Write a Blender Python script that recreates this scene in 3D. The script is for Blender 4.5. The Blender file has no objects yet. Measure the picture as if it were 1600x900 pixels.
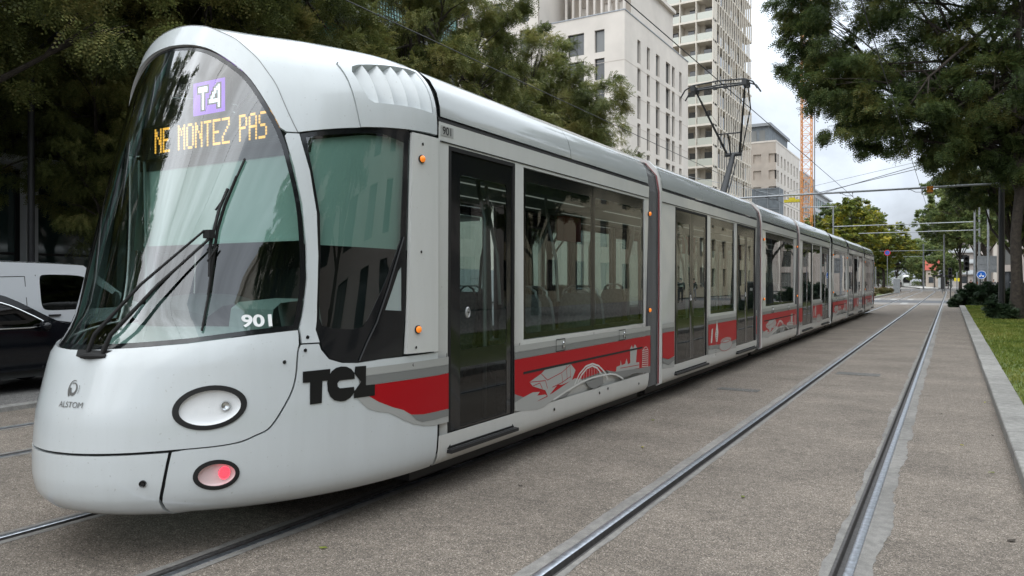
import bpy, math, random
import numpy as np
from mathutils import Vector, Matrix
from mathutils.geometry import delaunay_2d_cdt, tessellate_polygon
from math import sin, cos, pi, radians, degrees, sqrt, asin

SC = bpy.context.scene
COL = SC.collection
IDM = Matrix.Identity(4)

# ------------------------------------------------------------------ helpers
def tag(o, label=None, cat=None, group=None, kind=None):
    if label: o['label'] = label
    if cat: o['category'] = cat
    if group: o['group'] = group
    if kind: o['kind'] = kind
    return o

def adopt(o, parent):
    o.parent = parent
    if parent.parent is None:
        o.matrix_parent_inverse = parent.matrix_basis.inverted()

def empty(name, loc=(0, 0, 0), label=None, cat=None, group=None):
    o = bpy.data.objects.new(name, None)
    o.empty_display_size = .3
    COL.objects.link(o)
    o.location = loc
    return tag(o, label, cat, group)

def copy_tree(o, parent=None):
    c = o.copy(); COL.objects.link(c)
    if parent is not None:
        pi_ = o.matrix_parent_inverse.copy(); c.parent = parent; c.matrix_parent_inverse = pi_
    for ch in list(o.children): copy_tree(ch, c)
    return c

class MB:
    def __init__(s): s.v = []; s.f = []; s.sm = []
    def add(s, vs, fs, smooth=False):
        n = len(s.v); s.v.extend([tuple(p) for p in vs])
        s.f.extend([tuple(i + n for i in f) for f in fs]); s.sm.extend([smooth] * len(fs))
        return s
    def box(s, x0, x1, y0, y1, z0, z1):
        return s.add([(x0,y0,z0),(x1,y0,z0),(x1,y1,z0),(x0,y1,z0),(x0,y0,z1),(x1,y0,z1),(x1,y1,z1),(x0,y1,z1)],
              [(0,3,2,1),(4,5,6,7),(0,1,5,4),(1,2,6,5),(2,3,7,6),(3,0,4,7)])
    def quad(s, a, b, c, d): return s.add([a,b,c,d], [(0,1,2,3)])
    def bar(s, a, b, w, h=None):
        a = Vector(a); b = Vector(b); h = h or w
        d = (b - a).normalized(); up = Vector((0,0,1)) if abs(d.z) < .95 else Vector((1,0,0))
        r = d.cross(up).normalized() * (w/2); u = r.cross(d).normalized() * (h/2)
        vs = [a-r-u, a+r-u, a+r+u, a-r+u, b-r-u, b+r-u, b+r+u, b-r+u]
        return s.add(vs, [(0,3,2,1),(4,5,6,7),(0,1,5,4),(1,2,6,5),(2,3,7,6),(3,0,4,7)])
    def tube(s, pts, rad, n=8, cap=True):
        pts = [Vector(p) for p in pts]
        if not hasattr(rad, '__len__'): rad = [rad] * len(pts)
        vs = []; fs = []; ref = None
        for i, p in enumerate(pts):
            d = (pts[min(i+1, len(pts)-1)] - pts[max(i-1, 0)])
            d = d.normalized() if d.length > 1e-9 else Vector((0,0,1))
            if ref is None:
                ref = Vector((0,0,1)) if abs(d.z) < .9 else Vector((1,0,0))
            r = d.cross(ref)
            if r.length < 1e-4: r = d.orthogonal()
            r.normalize(); u = r.cross(d).normalized(); ref = u
            for k in range(n):
                a = 2*pi*k/n
                vs.append(p + (r*cos(a) + u*sin(a)) * rad[i])
        for i in range(len(pts)-1):
            for k in range(n):
                k2 = (k+1) % n
                fs.append((i*n+k, i*n+k2, (i+1)*n+k2, (i+1)*n+k))
        s.add(vs, fs, True)
        if cap:
            m = len(s.v) - len(vs)
            s.f.append(tuple(m+k for k in range(n))[::-1]); s.sm.append(False)
            s.f.append(tuple(m+(len(pts)-1)*n+k for k in range(n))); s.sm.append(False)
        return s
    def lathe(s, prof, c=(0,0,0), n=20, axis='z', smooth=True):
        vs = []; fs = []
        for (r, h) in prof:
            for k in range(n):
                a = 2*pi*k/n; p = (r*cos(a), r*sin(a), h)
                if axis == 'x': p = (h, r*cos(a), r*sin(a))
                if axis == 'y': p = (r*sin(a), h, r*cos(a))
                vs.append((p[0]+c[0], p[1]+c[1], p[2]+c[2]))
        for i in range(len(prof)-1):
            for k in range(n):
                k2 = (k+1) % n
                fs.append((i*n+k, i*n+k2, (i+1)*n+k2, (i+1)*n+k))
        return s.add(vs, fs, smooth)
    def ball(s, c, rx, ry=None, rz=None, n=12, m=8):
        ry = ry or rx; rz = rz or rx
        vs = []; fs = []
        for i in range(m+1):
            t = pi*i/m
            for k in range(n):
                a = 2*pi*k/n
                vs.append((c[0]+rx*sin(t)*cos(a), c[1]+ry*sin(t)*sin(a), c[2]+rz*cos(t)))
        for i in range(m):
            for k in range(n):
                k2 = (k+1) % n
                fs.append((i*n+k, (i+1)*n+k, (i+1)*n+k2, i*n+k2))
        return s.add(vs, fs, True)
    def loft(s, rings, close=False, smooth=True):
        n = len(rings[0]); vs = [p for r in rings for p in r]; fs = []
        for i in range(len(rings)-1):
            for k in range(n if close else n-1):
                k2 = (k+1) % n
                fs.append((i*n+k, i*n+k2, (i+1)*n+k2, (i+1)*n+k))
        return s.add(vs, fs, smooth)
    def prism(s, poly, a0, a1, axis='x'):
        n = len(poly)
        def mp(p, a):
            return {'x': (a, p[0], p[1]), 'y': (p[0], a, p[1]), 'z': (p[0], p[1], a)}[axis]
        vs = [mp(p, a0) for p in poly] + [mp(p, a1) for p in poly]
        tri = tessellate_polygon([[Vector((p[0], p[1], 0)) for p in poly]])
        fs = [tuple(t) for t in tri] + [tuple(i+n for i in t[::-1]) for t in tri]
        fs += [(i, (i+1) % n, (i+1) % n + n, i+n) for i in range(n)]
        return s.add(vs, fs)
    def merge(s, o, M=None):
        n = len(s.v)
        s.v.extend([tuple(M @ Vector(p)) for p in o.v] if M else o.v)
        s.f.extend([tuple(i+n for i in f) for f in o.f]); s.sm.extend(o.sm); return s
    def build(s, name, mat, parent=None, **kw):
        me = bpy.data.meshes.new(name)
        me.from_pydata(s.v, [], s.f)
        me.polygons.foreach_set('use_smooth', s.sm)
        me.materials.append(mat); me.update()
        if any(s.sm):
            try: me.set_sharp_from_angle(angle=radians(38))
            except Exception: pass
        o = bpy.data.objects.new(name, me); COL.objects.link(o)
        if parent is not None: adopt(o, parent)
        return tag(o, **kw)

def islands(mb):
    par = list(range(len(mb.v)))
    def find(a):
        while par[a] != a: par[a] = par[par[a]]; a = par[a]
        return a
    for f in mb.f:
        r = find(f[0])
        for i in f[1:]: par[find(i)] = r
    G = {}
    for f, s in zip(mb.f, mb.sm): G.setdefault(find(f[0]), []).append((f, s))
    out = []
    for L in G.values():
        m = MB(); mp = {}
        for f, s in L:
            g = []
            for i in f:
                if i not in mp: mp[i] = len(m.v); m.v.append(mb.v[i])
                g.append(mp[i])
            m.f.append(tuple(g)); m.sm.append(s)
        out.append(m)
    return out
def build_each(mb, name, m, parent, **kw):
    return [i.build(name, m, parent, **kw) for i in islands(mb)]

def fixn(o):
    import bmesh
    bm = bmesh.new(); bm.from_mesh(o.data)
    bmesh.ops.recalc_face_normals(bm, faces=bm.faces); bm.to_mesh(o.data); bm.free()
    return o

def inpoly(p, poly):
    x, y = p; c = False; n = len(poly); j = n-1
    for i in range(n):
        xi, yi = poly[i]; xj, yj = poly[j]
        if (yi > y) != (yj > y) and x < (xj-xi)*(y-yi)/(yj-yi)+xi: c = not c
        j = i
    return c

def resample(poly, sa, sb):
    out = []; n = len(poly)
    for i in range(n):
        a = poly[i]; b = poly[(i+1) % n]
        k = max(1, int(math.ceil(max(abs(b[0]-a[0])/sa, abs(b[1]-a[1])/sb))))
        for j in range(k): out.append((a[0]+(b[0]-a[0])*j/k, a[1]+(b[1]-a[1])*j/k))
    return out

def patch(fn, outline, holes=(), sa=1e9, sb=1e9, off=0., rim=0., hrim=None, flip=False):
    """Fill a 2-D outline (with holes) by triangles and map it onto a surface fn(a, b, offset)."""
    if hrim is None: hrim = rim
    loops = [resample(outline, sa, sb)] + [resample(h, sa, sb) for h in holes]
    vs = []; es = []
    for L in loops:
        n0 = len(vs); vs += L
        es += [(n0+i, n0+(i+1) % len(L)) for i in range(len(L))]
    if sa < 1e8 and sb < 1e8:
        a0 = min(p[0] for p in outline); a1 = max(p[0] for p in outline)
        b0 = min(p[1] for p in outline); b1 = max(p[1] for p in outline)
        na = int((a1-a0)/sa); nb = int((b1-b0)/sb)
        arr = np.array(vs)
        for i in range(1, na+1):
            for j in range(1, nb+1):
                q = (a0+(a1-a0)*i/(na+1), b0+(b1-b0)*j/(nb+1))
                if inpoly(q, outline) and not any(inpoly(q, h) for h in holes):
                    d = np.min(((arr[:,0]-q[0])/sa)**2+((arr[:,1]-q[1])/sb)**2)
                    if d > .12: vs.append(q)
    ka, kb = (1/sa, 1/sb) if (sa < 1e8 and sb < 1e8) else (1., 1.)
    r = delaunay_2d_cdt([Vector((p[0]*ka, p[1]*kb)) for p in vs], es, [], 0, 1e-6)
    ov, of = [(p[0]/ka, p[1]/kb) for p in r[0]], r[2]
    mb = MB(); keep = []
    for f in of:
        cx = sum(ov[i][0] for i in f)/len(f); cy = sum(ov[i][1] for i in f)/len(f)
        if inpoly((cx, cy), outline) and not any(inpoly((cx, cy), h) for h in holes):
            keep.append(tuple(f) if not flip else tuple(f)[::-1])
    mb.add([fn(p[0], p[1], off) for p in ov], keep, True)
    for li, L in enumerate(loops):
        rr = rim if li == 0 else hrim
        if rr == 0: continue
        n = len(L)
        vv = [fn(p[0], p[1], off) for p in L] + [fn(p[0], p[1], off-rr) for p in L]
        mb.add(vv, [(i, i+n, (i+1) % n+n, (i+1) % n) for i in range(n)], False)
    return mb

def ellipse(ca, cb, ra, rb, n=32, rot=0):
    o = []
    for i in range(n):
        t = 2*pi*i/n; x = ra*cos(t); y = rb*sin(t)
        o.append((ca+x-rot*y*ra/rb, cb+y+rot*x*rb/ra))
    return o

def chaikin(P, k=2):
    for _ in range(k):
        o = []; n = len(P)
        for i in range(n):
            a, b = P[i], P[(i+1) % n]; o += [(a[0]*.8+b[0]*.2, a[1]*.8+b[1]*.2), (a[0]*.2+b[0]*.8, a[1]*.2+b[1]*.8)]
        P = o
    return P

def rrect(a0, a1, b0, b1, ra, rb=None, k=4):
    rb = rb or ra; o = []
    for (cx, cy, t0) in ((a1-ra, b0+rb, -90), (a1-ra, b1-rb, 0), (a0+ra, b1-rb, 90), (a0+ra, b0+rb, 180)):
        for i in range(k+1):
            t = radians(t0+90*i/k); o.append((cx+ra*cos(t), cy+rb*sin(t)))
    return o

def text_mesh(txt, size=1., bold=0., align='CENTER'):
    cu = bpy.data.curves.new('t', 'FONT'); cu.body = txt; cu.size = size; cu.offset = bold
    cu.align_x = align; cu.align_y = 'CENTER'; cu.resolution_u = 4
    ob = bpy.data.objects.new('t', cu); COL.objects.link(ob)
    dg = bpy.context.evaluated_depsgraph_get(); dg.update()
    me = bpy.data.meshes.new_from_object(ob.evaluated_get(dg))
    vs = [(v.co.x, v.co.y) for v in me.vertices]; fs = [tuple(p.vertices) for p in me.polygons]
    bpy.data.objects.remove(ob); bpy.data.curves.remove(cu); bpy.data.meshes.remove(me)
    return vs, fs

# ------------------------------------------------------------------ materials
MATS = {}
def new_mat(name):
    m = bpy.data.materials.new(name); m.use_nodes = True
    nt = m.node_tree; b = nt.nodes['Principled BSDF']; MATS[name] = m
    return m, nt, b

def mat(name, col, rough=.5, metal=0., coat=0., spec=.5, emit=None, es=0., noise=0., nscale=4., bump=0., bscale=60., coat_rough=.05):
    m, nt, b = new_mat(name)
    b.inputs['Base Color'].default_value = (*col, 1); b.inputs['Roughness'].default_value = rough
    b.inputs['Metallic'].default_value = metal; b.inputs['Coat Weight'].default_value = coat
    b.inputs['Coat Roughness'].default_value = coat_rough
    b.inputs['Specular IOR Level'].default_value = spec
    if emit: b.inputs['Emission Color'].default_value = (*emit, 1); b.inputs['Emission Strength'].default_value = es
    tc = nt.nodes.new('ShaderNodeNewGeometry')
    if noise > 0:
        n = nt.nodes.new('ShaderNodeTexNoise'); n.inputs['Scale'].default_value = nscale; n.inputs['Detail'].default_value = 6
        nt.links.new(tc.outputs['Position'], n.inputs['Vector'])
        r = nt.nodes.new('ShaderNodeMapRange'); r.inputs[1].default_value = .3; r.inputs[2].default_value = .7
        r.inputs[3].default_value = 1-noise; r.inputs[4].default_value = 1+noise
        nt.links.new(n.outputs['Fac'], r.inputs[0])
        mx = nt.nodes.new('ShaderNodeVectorMath'); mx.operation = 'SCALE'
        mx.inputs[0].default_value = col; nt.links.new(r.outputs[0], mx.inputs['Scale'])
        nt.links.new(mx.outputs[0], b.inputs['Base Color'])
    if bump > 0:
        n = nt.nodes.new('ShaderNodeTexNoise'); n.inputs['Scale'].default_value = bscale; n.inputs['Detail'].default_value = 4
        nt.links.new(tc.outputs['Position'], n.inputs['Vector'])
        bp = nt.nodes.new('ShaderNodeBump'); bp.inputs['Strength'].default_value = bump; bp.inputs['Distance'].default_value = .02
        nt.links.new(n.outputs['Fac'], bp.inputs['Height']); nt.links.new(bp.outputs[0], b.inputs['Normal'])
    return m

def glass(name, tint, ior=1.5, rough=0., boost=1., wav=0.):
    m = bpy.data.materials.new(name); m.use_nodes = True; nt = m.node_tree; nt.nodes.clear()
    out = nt.nodes.new('ShaderNodeOutputMaterial'); mx = nt.nodes.new('ShaderNodeMixShader')
    tr = nt.nodes.new('ShaderNodeBsdfTransparent'); tr.inputs[0].default_value = (*tint, 1)
    gl = nt.nodes.new('ShaderNodeBsdfGlossy'); gl.inputs['Roughness'].default_value = rough
    fr = nt.nodes.new('ShaderNodeFresnel'); fr.inputs[0].default_value = ior
    gb = nt.nodes.new('ShaderNodeNewGeometry'); io = nt.nodes.new('ShaderNodeMapRange')     # thin pane: same reflection from both sides
    io.inputs[3].default_value = ior; io.inputs[4].default_value = 1/ior
    nt.links.new(gb.outputs['Backfacing'], io.inputs[0]); nt.links.new(io.outputs[0], fr.inputs[0])
    mt = nt.nodes.new('ShaderNodeMath'); mt.operation = 'MULTIPLY'; mt.inputs[1].default_value = boost; mt.use_clamp = True
    nt.links.new(fr.outputs[0], mt.inputs[0]); nt.links.new(mt.outputs[0], mx.inputs[0])
    nt.links.new(tr.outputs[0], mx.inputs[1]); nt.links.new(gl.outputs[0], mx.inputs[2]); nt.links.new(mx.outputs[0], out.inputs[0])
    if wav > 0:
        g = nt.nodes.new('ShaderNodeNewGeometry'); n = nt.nodes.new('ShaderNodeTexNoise'); n.inputs['Scale'].default_value = 1.3
        n.inputs['Detail'].default_value = 1
        nt.links.new(g.outputs['Position'], n.inputs['Vector'])
        bp = nt.nodes.new('ShaderNodeBump'); bp.inputs['Strength'].default_value = wav; bp.inputs['Distance'].default_value = .02
        nt.links.new(n.outputs['Fac'], bp.inputs['Height']); nt.links.new(bp.outputs[0], gl.inputs['Normal']); nt.links.new(bp.outputs[0], fr.inputs['Normal'])
    MATS[name] = m; return m

def ramp(nt, src, stops):
    r = nt.nodes.new('ShaderNodeValToRGB'); e = r.color_ramp.elements
    e[0].position = stops[0][0]; e[0].color = (*stops[0][1], 1)
    e[1].position = stops[-1][0]; e[1].color = (*stops[-1][1], 1)
    for p, c in stops[1:-1]:
        q = e.new(p); q.color = (*c, 1)
    nt.links.new(src, r.inputs[0]); return r

def weathered(name, col, rough, coat):
    m = mat(name, col, rough, coat=coat, coat_rough=.04); nt = m.node_tree; b = nt.nodes['Principled BSDF']
    g = nt.nodes.new('ShaderNodeNewGeometry'); mp = nt.nodes.new('ShaderNodeMapping'); mp.inputs['Scale'].default_value = (5., 5., .7)
    n = nt.nodes.new('ShaderNodeTexNoise'); n.inputs['Scale'].default_value = 2.2; n.inputs['Detail'].default_value = 8; n.inputs['Roughness'].default_value = .62
    nt.links.new(g.outputs['Position'], mp.inputs[0]); nt.links.new(mp.outputs[0], n.inputs['Vector'])
    r = nt.nodes.new('ShaderNodeMapRange'); r.inputs[1].default_value = .42; r.inputs[2].default_value = .72; r.inputs[3].default_value = 1.; r.inputs[4].default_value = .93
    nt.links.new(n.outputs['Fac'], r.inputs[0])
    n2 = nt.nodes.new('ShaderNodeTexNoise'); n2.inputs['Scale'].default_value = 55.; n2.inputs['Detail'].default_value = 2; nt.links.new(g.outputs['Position'], n2.inputs['Vector'])
    r2 = nt.nodes.new('ShaderNodeMapRange'); r2.inputs[1].default_value = .70; r2.inputs[2].default_value = .76; r2.inputs[3].default_value = 1.; r2.inputs[4].default_value = .62
    nt.links.new(n2.outputs['Fac'], r2.inputs[0])
    mu = nt.nodes.new('ShaderNodeMath'); mu.operation = 'MULTIPLY'; nt.links.new(r.outputs[0], mu.inputs[0]); nt.links.new(r2.outputs[0], mu.inputs[1])
    mx = nt.nodes.new('ShaderNodeMix'); mx.data_type = 'RGBA'; mx.inputs[6].default_value = (col[0]*.45, col[1]*.42, col[2]*.36, 1); mx.inputs[7].default_value = (*col, 1)
    nt.links.new(mu.outputs[0], mx.inputs[0]); nt.links.new(mx.outputs[2], b.inputs['Base Color'])
    rr = nt.nodes.new('ShaderNodeMapRange'); rr.inputs[3].default_value = rough+.15; rr.inputs[4].default_value = rough-.05
    nt.links.new(mu.outputs[0], rr.inputs[0]); nt.links.new(rr.outputs[0], b.inputs['Roughness'])
    return m

def leaf_mat(name, c1, c2, c3, trans=.35):
    m, nt, b = new_mat(name)
    g = nt.nodes.new('ShaderNodeNewGeometry')
    n = nt.nodes.new('ShaderNodeTexNoise'); n.inputs['Scale'].default_value = .55; n.inputs['Detail'].default_value = 3
    oi = nt.nodes.new('ShaderNodeTexCoord')
    nt.links.new(g.outputs['Position'], n.inputs['Vector'])
    ad = nt.nodes.new('ShaderNodeMath'); ad.operation = 'MULTIPLY_ADD'; ad.inputs[1].default_value = .38; 
    nt.links.new(g.outputs['Random Per Island'], ad.inputs[0])
    s2 = nt.nodes.new('ShaderNodeMath'); s2.operation = 'MULTIPLY_ADD'; s2.inputs[1].default_value = 1.5; s2.inputs[2].default_value = -.45
    nt.links.new(n.outputs['Fac'], s2.inputs[0]); nt.links.new(s2.outputs[0], ad.inputs[2])
    r = ramp(nt, ad.outputs[0], [(.1, c1), (.5, c2), (.95, c3)])
    nt.links.new(r.outputs[0], b.inputs['Base Color']); b.inputs['Roughness'].default_value = .55
    b.inputs['Specular IOR Level'].default_value = .3
    tl = nt.nodes.new('ShaderNodeBsdfTranslucent'); nt.links.new(r.outputs[0], tl.inputs[0])
    mx = nt.nodes.new('ShaderNodeMixShader'); mx.inputs[0].default_value = trans
    nt.links.new(b.outputs[0], mx.inputs[1]); nt.links.new(tl.outputs[0], mx.inputs[2])
    nt.links.new(mx.outputs[0], nt.nodes['Material Output'].inputs[0]); return m

def ground_mat(name, dark, mid, light, scale=95., big=.35, streak=True, rough=.9, blocks=.0):
    m, nt, b = new_mat(name)
    g = nt.nodes.new('ShaderNodeNewGeometry')
    v = nt.nodes.new('ShaderNodeTexVoronoi'); v.inputs['Scale'].default_value = scale
    nt.links.new(g.outputs['Position'], v.inputs['Vector'])
    bw = nt.nodes.new('ShaderNodeSeparateColor'); nt.links.new(v.outputs['Color'], bw.inputs[0])
    r = ramp(nt, bw.outputs[0], [(.0, dark), (.45, mid), (.8, mid), (1., light)])
    n1 = nt.nodes.new('ShaderNodeTexNoise'); n1.inputs['Scale'].default_value = .9; n1.inputs['Detail'].default_value = 7; n1.inputs['Roughness'].default_value = .65
    mp = nt.nodes.new('ShaderNodeMapping'); mp.inputs['Scale'].default_value = (.85, 1.25, 1) if streak else (1,1,1)
    nt.links.new(g.outputs['Position'], mp.inputs[0]); nt.links.new(mp.outputs[0], n1.inputs['Vector'])
    mr = nt.nodes.new('ShaderNodeMapRange'); mr.inputs[1].default_value = .32; mr.inputs[2].default_value = .68
    mr.inputs[3].default_value = 1-big; mr.inputs[4].default_value = 1+big*.6
    nt.links.new(n1.outputs['Fac'], mr.inputs[0])
    n3 = nt.nodes.new('ShaderNodeTexNoise'); n3.inputs['Scale'].default_value = 14.; n3.inputs['Detail'].default_value = 5
    nt.links.new(mp.outputs[0], n3.inputs['Vector'])
    mr3 = nt.nodes.new('ShaderNodeMapRange'); mr3.inputs[1].default_value = .3; mr3.inputs[2].default_value = .7
    mr3.inputs[3].default_value = .8; mr3.inputs[4].default_value = 1.15
    nt.links.new(n3.outputs['Fac'], mr3.inputs[0])
    mu = nt.nodes.new('ShaderNodeMath'); mu.operation = 'MULTIPLY'
    nt.links.new(mr.outputs[0], mu.inputs[0]); nt.links.new(mr3.outputs[0], mu.inputs[1])
    # stains, and block to block variation where the surface is laid in pieces
    n4 = nt.nodes.new('ShaderNodeTexNoise'); n4.inputs['Scale'].default_value = 2.6; n4.inputs['Detail'].default_value = 9; n4.inputs['Roughness'].default_value = .7
    nt.links.new(g.outputs['Position'], n4.inputs['Vector'])
    m4 = nt.nodes.new('ShaderNodeMapRange'); m4.inputs[1].default_value = .57; m4.inputs[2].default_value = .70; m4.inputs[3].default_value = 1.; m4.inputs[4].default_value = .70
    nt.links.new(n4.outputs['Fac'], m4.inputs[0])
    m5 = nt.nodes.new('ShaderNodeMapRange'); m5.inputs[3].default_value = 1-blocks; m5.inputs[4].default_value = 1+blocks; nt.links.new(g.outputs['Random Per Island'], m5.inputs[0])
    m6 = nt.nodes.new('ShaderNodeMath'); m6.operation = 'MULTIPLY'; nt.links.new(m4.outputs[0], m6.inputs[0]); nt.links.new(m5.outputs[0], m6.inputs[1])
    m7 = nt.nodes.new('ShaderNodeMath'); m7.operation = 'MULTIPLY'; nt.links.new(mu.outputs[0], m7.inputs[0]); nt.links.new(m6.outputs[0], m7.inputs[1])
    sc = nt.nodes.new('ShaderNodeVectorMath'); sc.operation = 'SCALE'
    nt.links.new(r.outputs[0], sc.inputs[0]); nt.links.new(m7.outputs[0], sc.inputs['Scale'])
    nt.links.new(sc.outputs[0], b.inputs['Base Color']); b.inputs['Roughness'].default_value = rough
    bp = nt.nodes.new('ShaderNodeBump'); bp.inputs['Strength'].default_value = .5; bp.inputs['Distance'].default_value = .006
    nt.links.new(bw.outputs[0], bp.inputs['Height']); nt.links.new(bp.outputs[0], b.inputs['Normal'])
    return m

WHITE = weathered('tram_white', (.565,.60,.61), .36, .9)
WSIDE = weathered('tram_side_white', (.60,.61,.59), .34, .6)
PANEL = mat('roof_panel_white', (.40,.425,.425), .22, coat=.9)
LGREY = mat('livery_light_grey', (.36,.365,.35), .4, coat=.15)
DGREY = mat('livery_dark_grey', (.19,.195,.19), .4, coat=.15)
RED = mat('livery_red', (.38,.003,.009), .42, coat=.08, spec=.25)
DRED = mat('gangway_dark_red', (.16,.004,.012), .5)
BLK = mat('gloss_black', (.008,.009,.01), .12, coat=.4)
MBLK = mat('matte_black', (.012,.012,.013), .55)
RUB = mat('rubber_black', (.006,.006,.006), .7)
BEL = mat('bellows_grey', (.09,.09,.095), .6)
GAP = mat('panel_gap_black', (.012,.012,.012), .8)
CHROME = mat('chrome', (.75,.77,.78), .12, 1.)
STEEL = mat('galvanised_steel', (.30,.315,.33), .45, .6, noise=.12, nscale=6)
DSTEEL = mat('dark_steel', (.035,.036,.038), .5, .3)
RAILTOP = mat('rail_steel', (.52,.55,.60), .30, .9, noise=.25, nscale=25)
RAILSIDE = mat('rail_side', (.075,.07,.068), .55, .3, noise=.3, nscale=30)
INT_L = mat('interior_light', (.26,.28,.27), .5)
INT_G = mat('interior_grey', (.10,.105,.105), .6)
INT_D = mat('interior_dark', (.035,.038,.038), .6)
SEAT = mat('seat_fabric', (.20,.205,.215), .8, noise=.3, nscale=30)
SEATR = mat('interior_red', (.4,.01,.015), .5)
POLE = mat('pole_grey', (.45,.46,.46), .3, .5)
BLIND = mat('blind_green_grey', (.48,.60,.56), .8)
DASH = mat('dash_grey', (.05,.058,.058), .6)
CABW = mat('cab_trim', (.30,.35,.34), .6)
WSG = glass('windscreen_glass', (.62,.76,.72), 1.5, boost=4.2, wav=.02)
SG = glass('side_glass', (.46,.55,.52), 1.5, boost=1.55, wav=.05)
SGD = glass('dark_glass', (.16,.18,.18), 1.5, boost=1.1, wav=.06)
LENS = glass('lens_glass', (1,1,1), 1.45)
LBOWL = mat('lamp_bowl', (.85,.87,.88), .3, coat=.5)
REDL = mat('red_led', (.5,.05,.06), .4, emit=(1,.06,.12), es=1.3)
PINKB = mat('tail_bowl', (.80,.62,.62), .35, coat=.5)
ORG = mat('indicator_orange', (.8,.22,.02), .25, coat=.5, emit=(1,.25,.02), es=.35)
AMB = mat('led_amber', (.9,.4,.05), .5, emit=(1,.48,.08), es=1.15)
PUR = mat('led_purple', (.4,.1,.8), .5, emit=(.40,.12,.9), es=.6)
WLED = mat('led_white', (.9,.9,.9), .5, emit=(.85,.9,1), es=1.3)
DISP = mat('display_board', (.018,.02,.018), .5)
WLET = mat('lettering_white', (.85,.86,.86), .5)
BLET = mat('lettering_black', (.006,.006,.007), .35)
GLET = mat('lettering_grey', (.12,.12,.115), .4)
CLAMP = mat('ceiling_lamp', (.9,.9,.9), .5, emit=(1,.98,.92), es=.16)
# ------------------------------------------------------------------ camera, sky, sun
cam = bpy.data.cameras.new('camera'); co = bpy.data.objects.new('camera', cam); COL.objects.link(co); SC.camera = co
cam.sensor_width = 36.; cam.lens = 36.*1155/1600.; cam.clip_end = 4000; cam.clip_start = .05
co.location = (0, 0, 1.64); co.rotation_euler = (radians(90), 0, math.atan(685/1155.)); cam.shift_y = -11/1600.
SC.view_settings.view_transform = 'Standard'; SC.view_settings.look = 'None'; SC.view_settings.exposure = 0.5
SC.cycles.max_bounces = 8; SC.cycles.transparent_max_bounces = 24; SC.cycles.glossy_bounces = 4; SC.cycles.diffuse_bounces = 3
SC.cycles.use_denoising = True; SC.cycles.sample_clamp_indirect = 6; SC.cycles.caustics_reflective = False; SC.cycles.caustics_refractive = False
w = bpy.data.worlds.new('World'); SC.world = w; w.use_nodes = True; nt = w.node_tree
bg = nt.nodes['Background']; bg.inputs[1].default_value = .1
sky = nt.nodes.new('ShaderNodeTexSky'); sky.sky_type = 'NISHITA'; sky.sun_disc = False
SEL, SROT = radians(42), radians(187)
sky.sun_elevation = SEL; sky.sun_rotation = SROT; sky.air_density = 1.2; sky.dust_density = 2.
tc = nt.nodes.new('ShaderNodeTexCoord'); sep = nt.nodes.new('ShaderNodeSeparateXYZ'); nt.links.new(tc.outputs['Generated'], sep.inputs[0])
mxz = nt.nodes.new('ShaderNodeMath'); mxz.operation = 'MAXIMUM'; mxz.inputs[1].default_value = .0; nt.links.new(sep.outputs['Z'], mxz.inputs[0])
# cloud deck: brighter overhead, slightly blue and darker towards the horizon, with soft streets of cloud
az = nt.nodes.new('ShaderNodeMath'); az.operation = 'ADD'; az.inputs[1].default_value = .18; nt.links.new(mxz.outputs[0], az.inputs[0])
dv = nt.nodes.new('ShaderNodeVectorMath'); dv.operation = 'DIVIDE'
cb = nt.nodes.new('ShaderNodeCombineXYZ')
for i in range(3): nt.links.new(az.outputs[0], cb.inputs[i])
nt.links.new(tc.outputs['Generated'], dv.inputs[0]); nt.links.new(cb.outputs[0], dv.inputs[1])
mp = nt.nodes.new('ShaderNodeMapping'); mp.inputs['Scale'].default_value = (2.6, .8, 0); mp.inputs['Location'].default_value = (3.1, 1.7, 0)
nt.links.new(dv.outputs[0], mp.inputs[0])
nz = nt.nodes.new('ShaderNodeTexNoise'); nz.inputs['Scale'].default_value = .7; nz.inputs['Detail'].default_value = 7; nz.inputs['Roughness'].default_value = .55
nz.inputs['Distortion'].default_value = .5
nt.links.new(mp.outputs[0], nz.inputs['Vector'])
zr = ramp(nt, mxz.outputs[0], [(0, (.60,.655,.745)), (.35, (.68,.745,.82)), (1, (.95,1.0,1.04))])
zk = nt.nodes.new('ShaderNodeMapRange'); zk.inputs[1].default_value = 0; zk.inputs[2].default_value = 1.; zk.inputs[3].default_value = 6.6; zk.inputs[4].default_value = 23.
nt.links.new(mxz.outputs[0], zk.inputs[0])
nk = nt.nodes.new('ShaderNodeMapRange'); nk.inputs[1].default_value = .35; nk.inputs[2].default_value = .68; nk.inputs[3].default_value = .66; nk.inputs[4].default_value = 1.28
nt.links.new(nz.outputs['Fac'], nk.inputs[0])
m1 = nt.nodes.new('ShaderNodeMath'); m1.operation = 'MULTIPLY'; nt.links.new(zk.outputs[0], m1.inputs[0]); nt.links.new(nk.outputs[0], m1.inputs[1])
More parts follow.
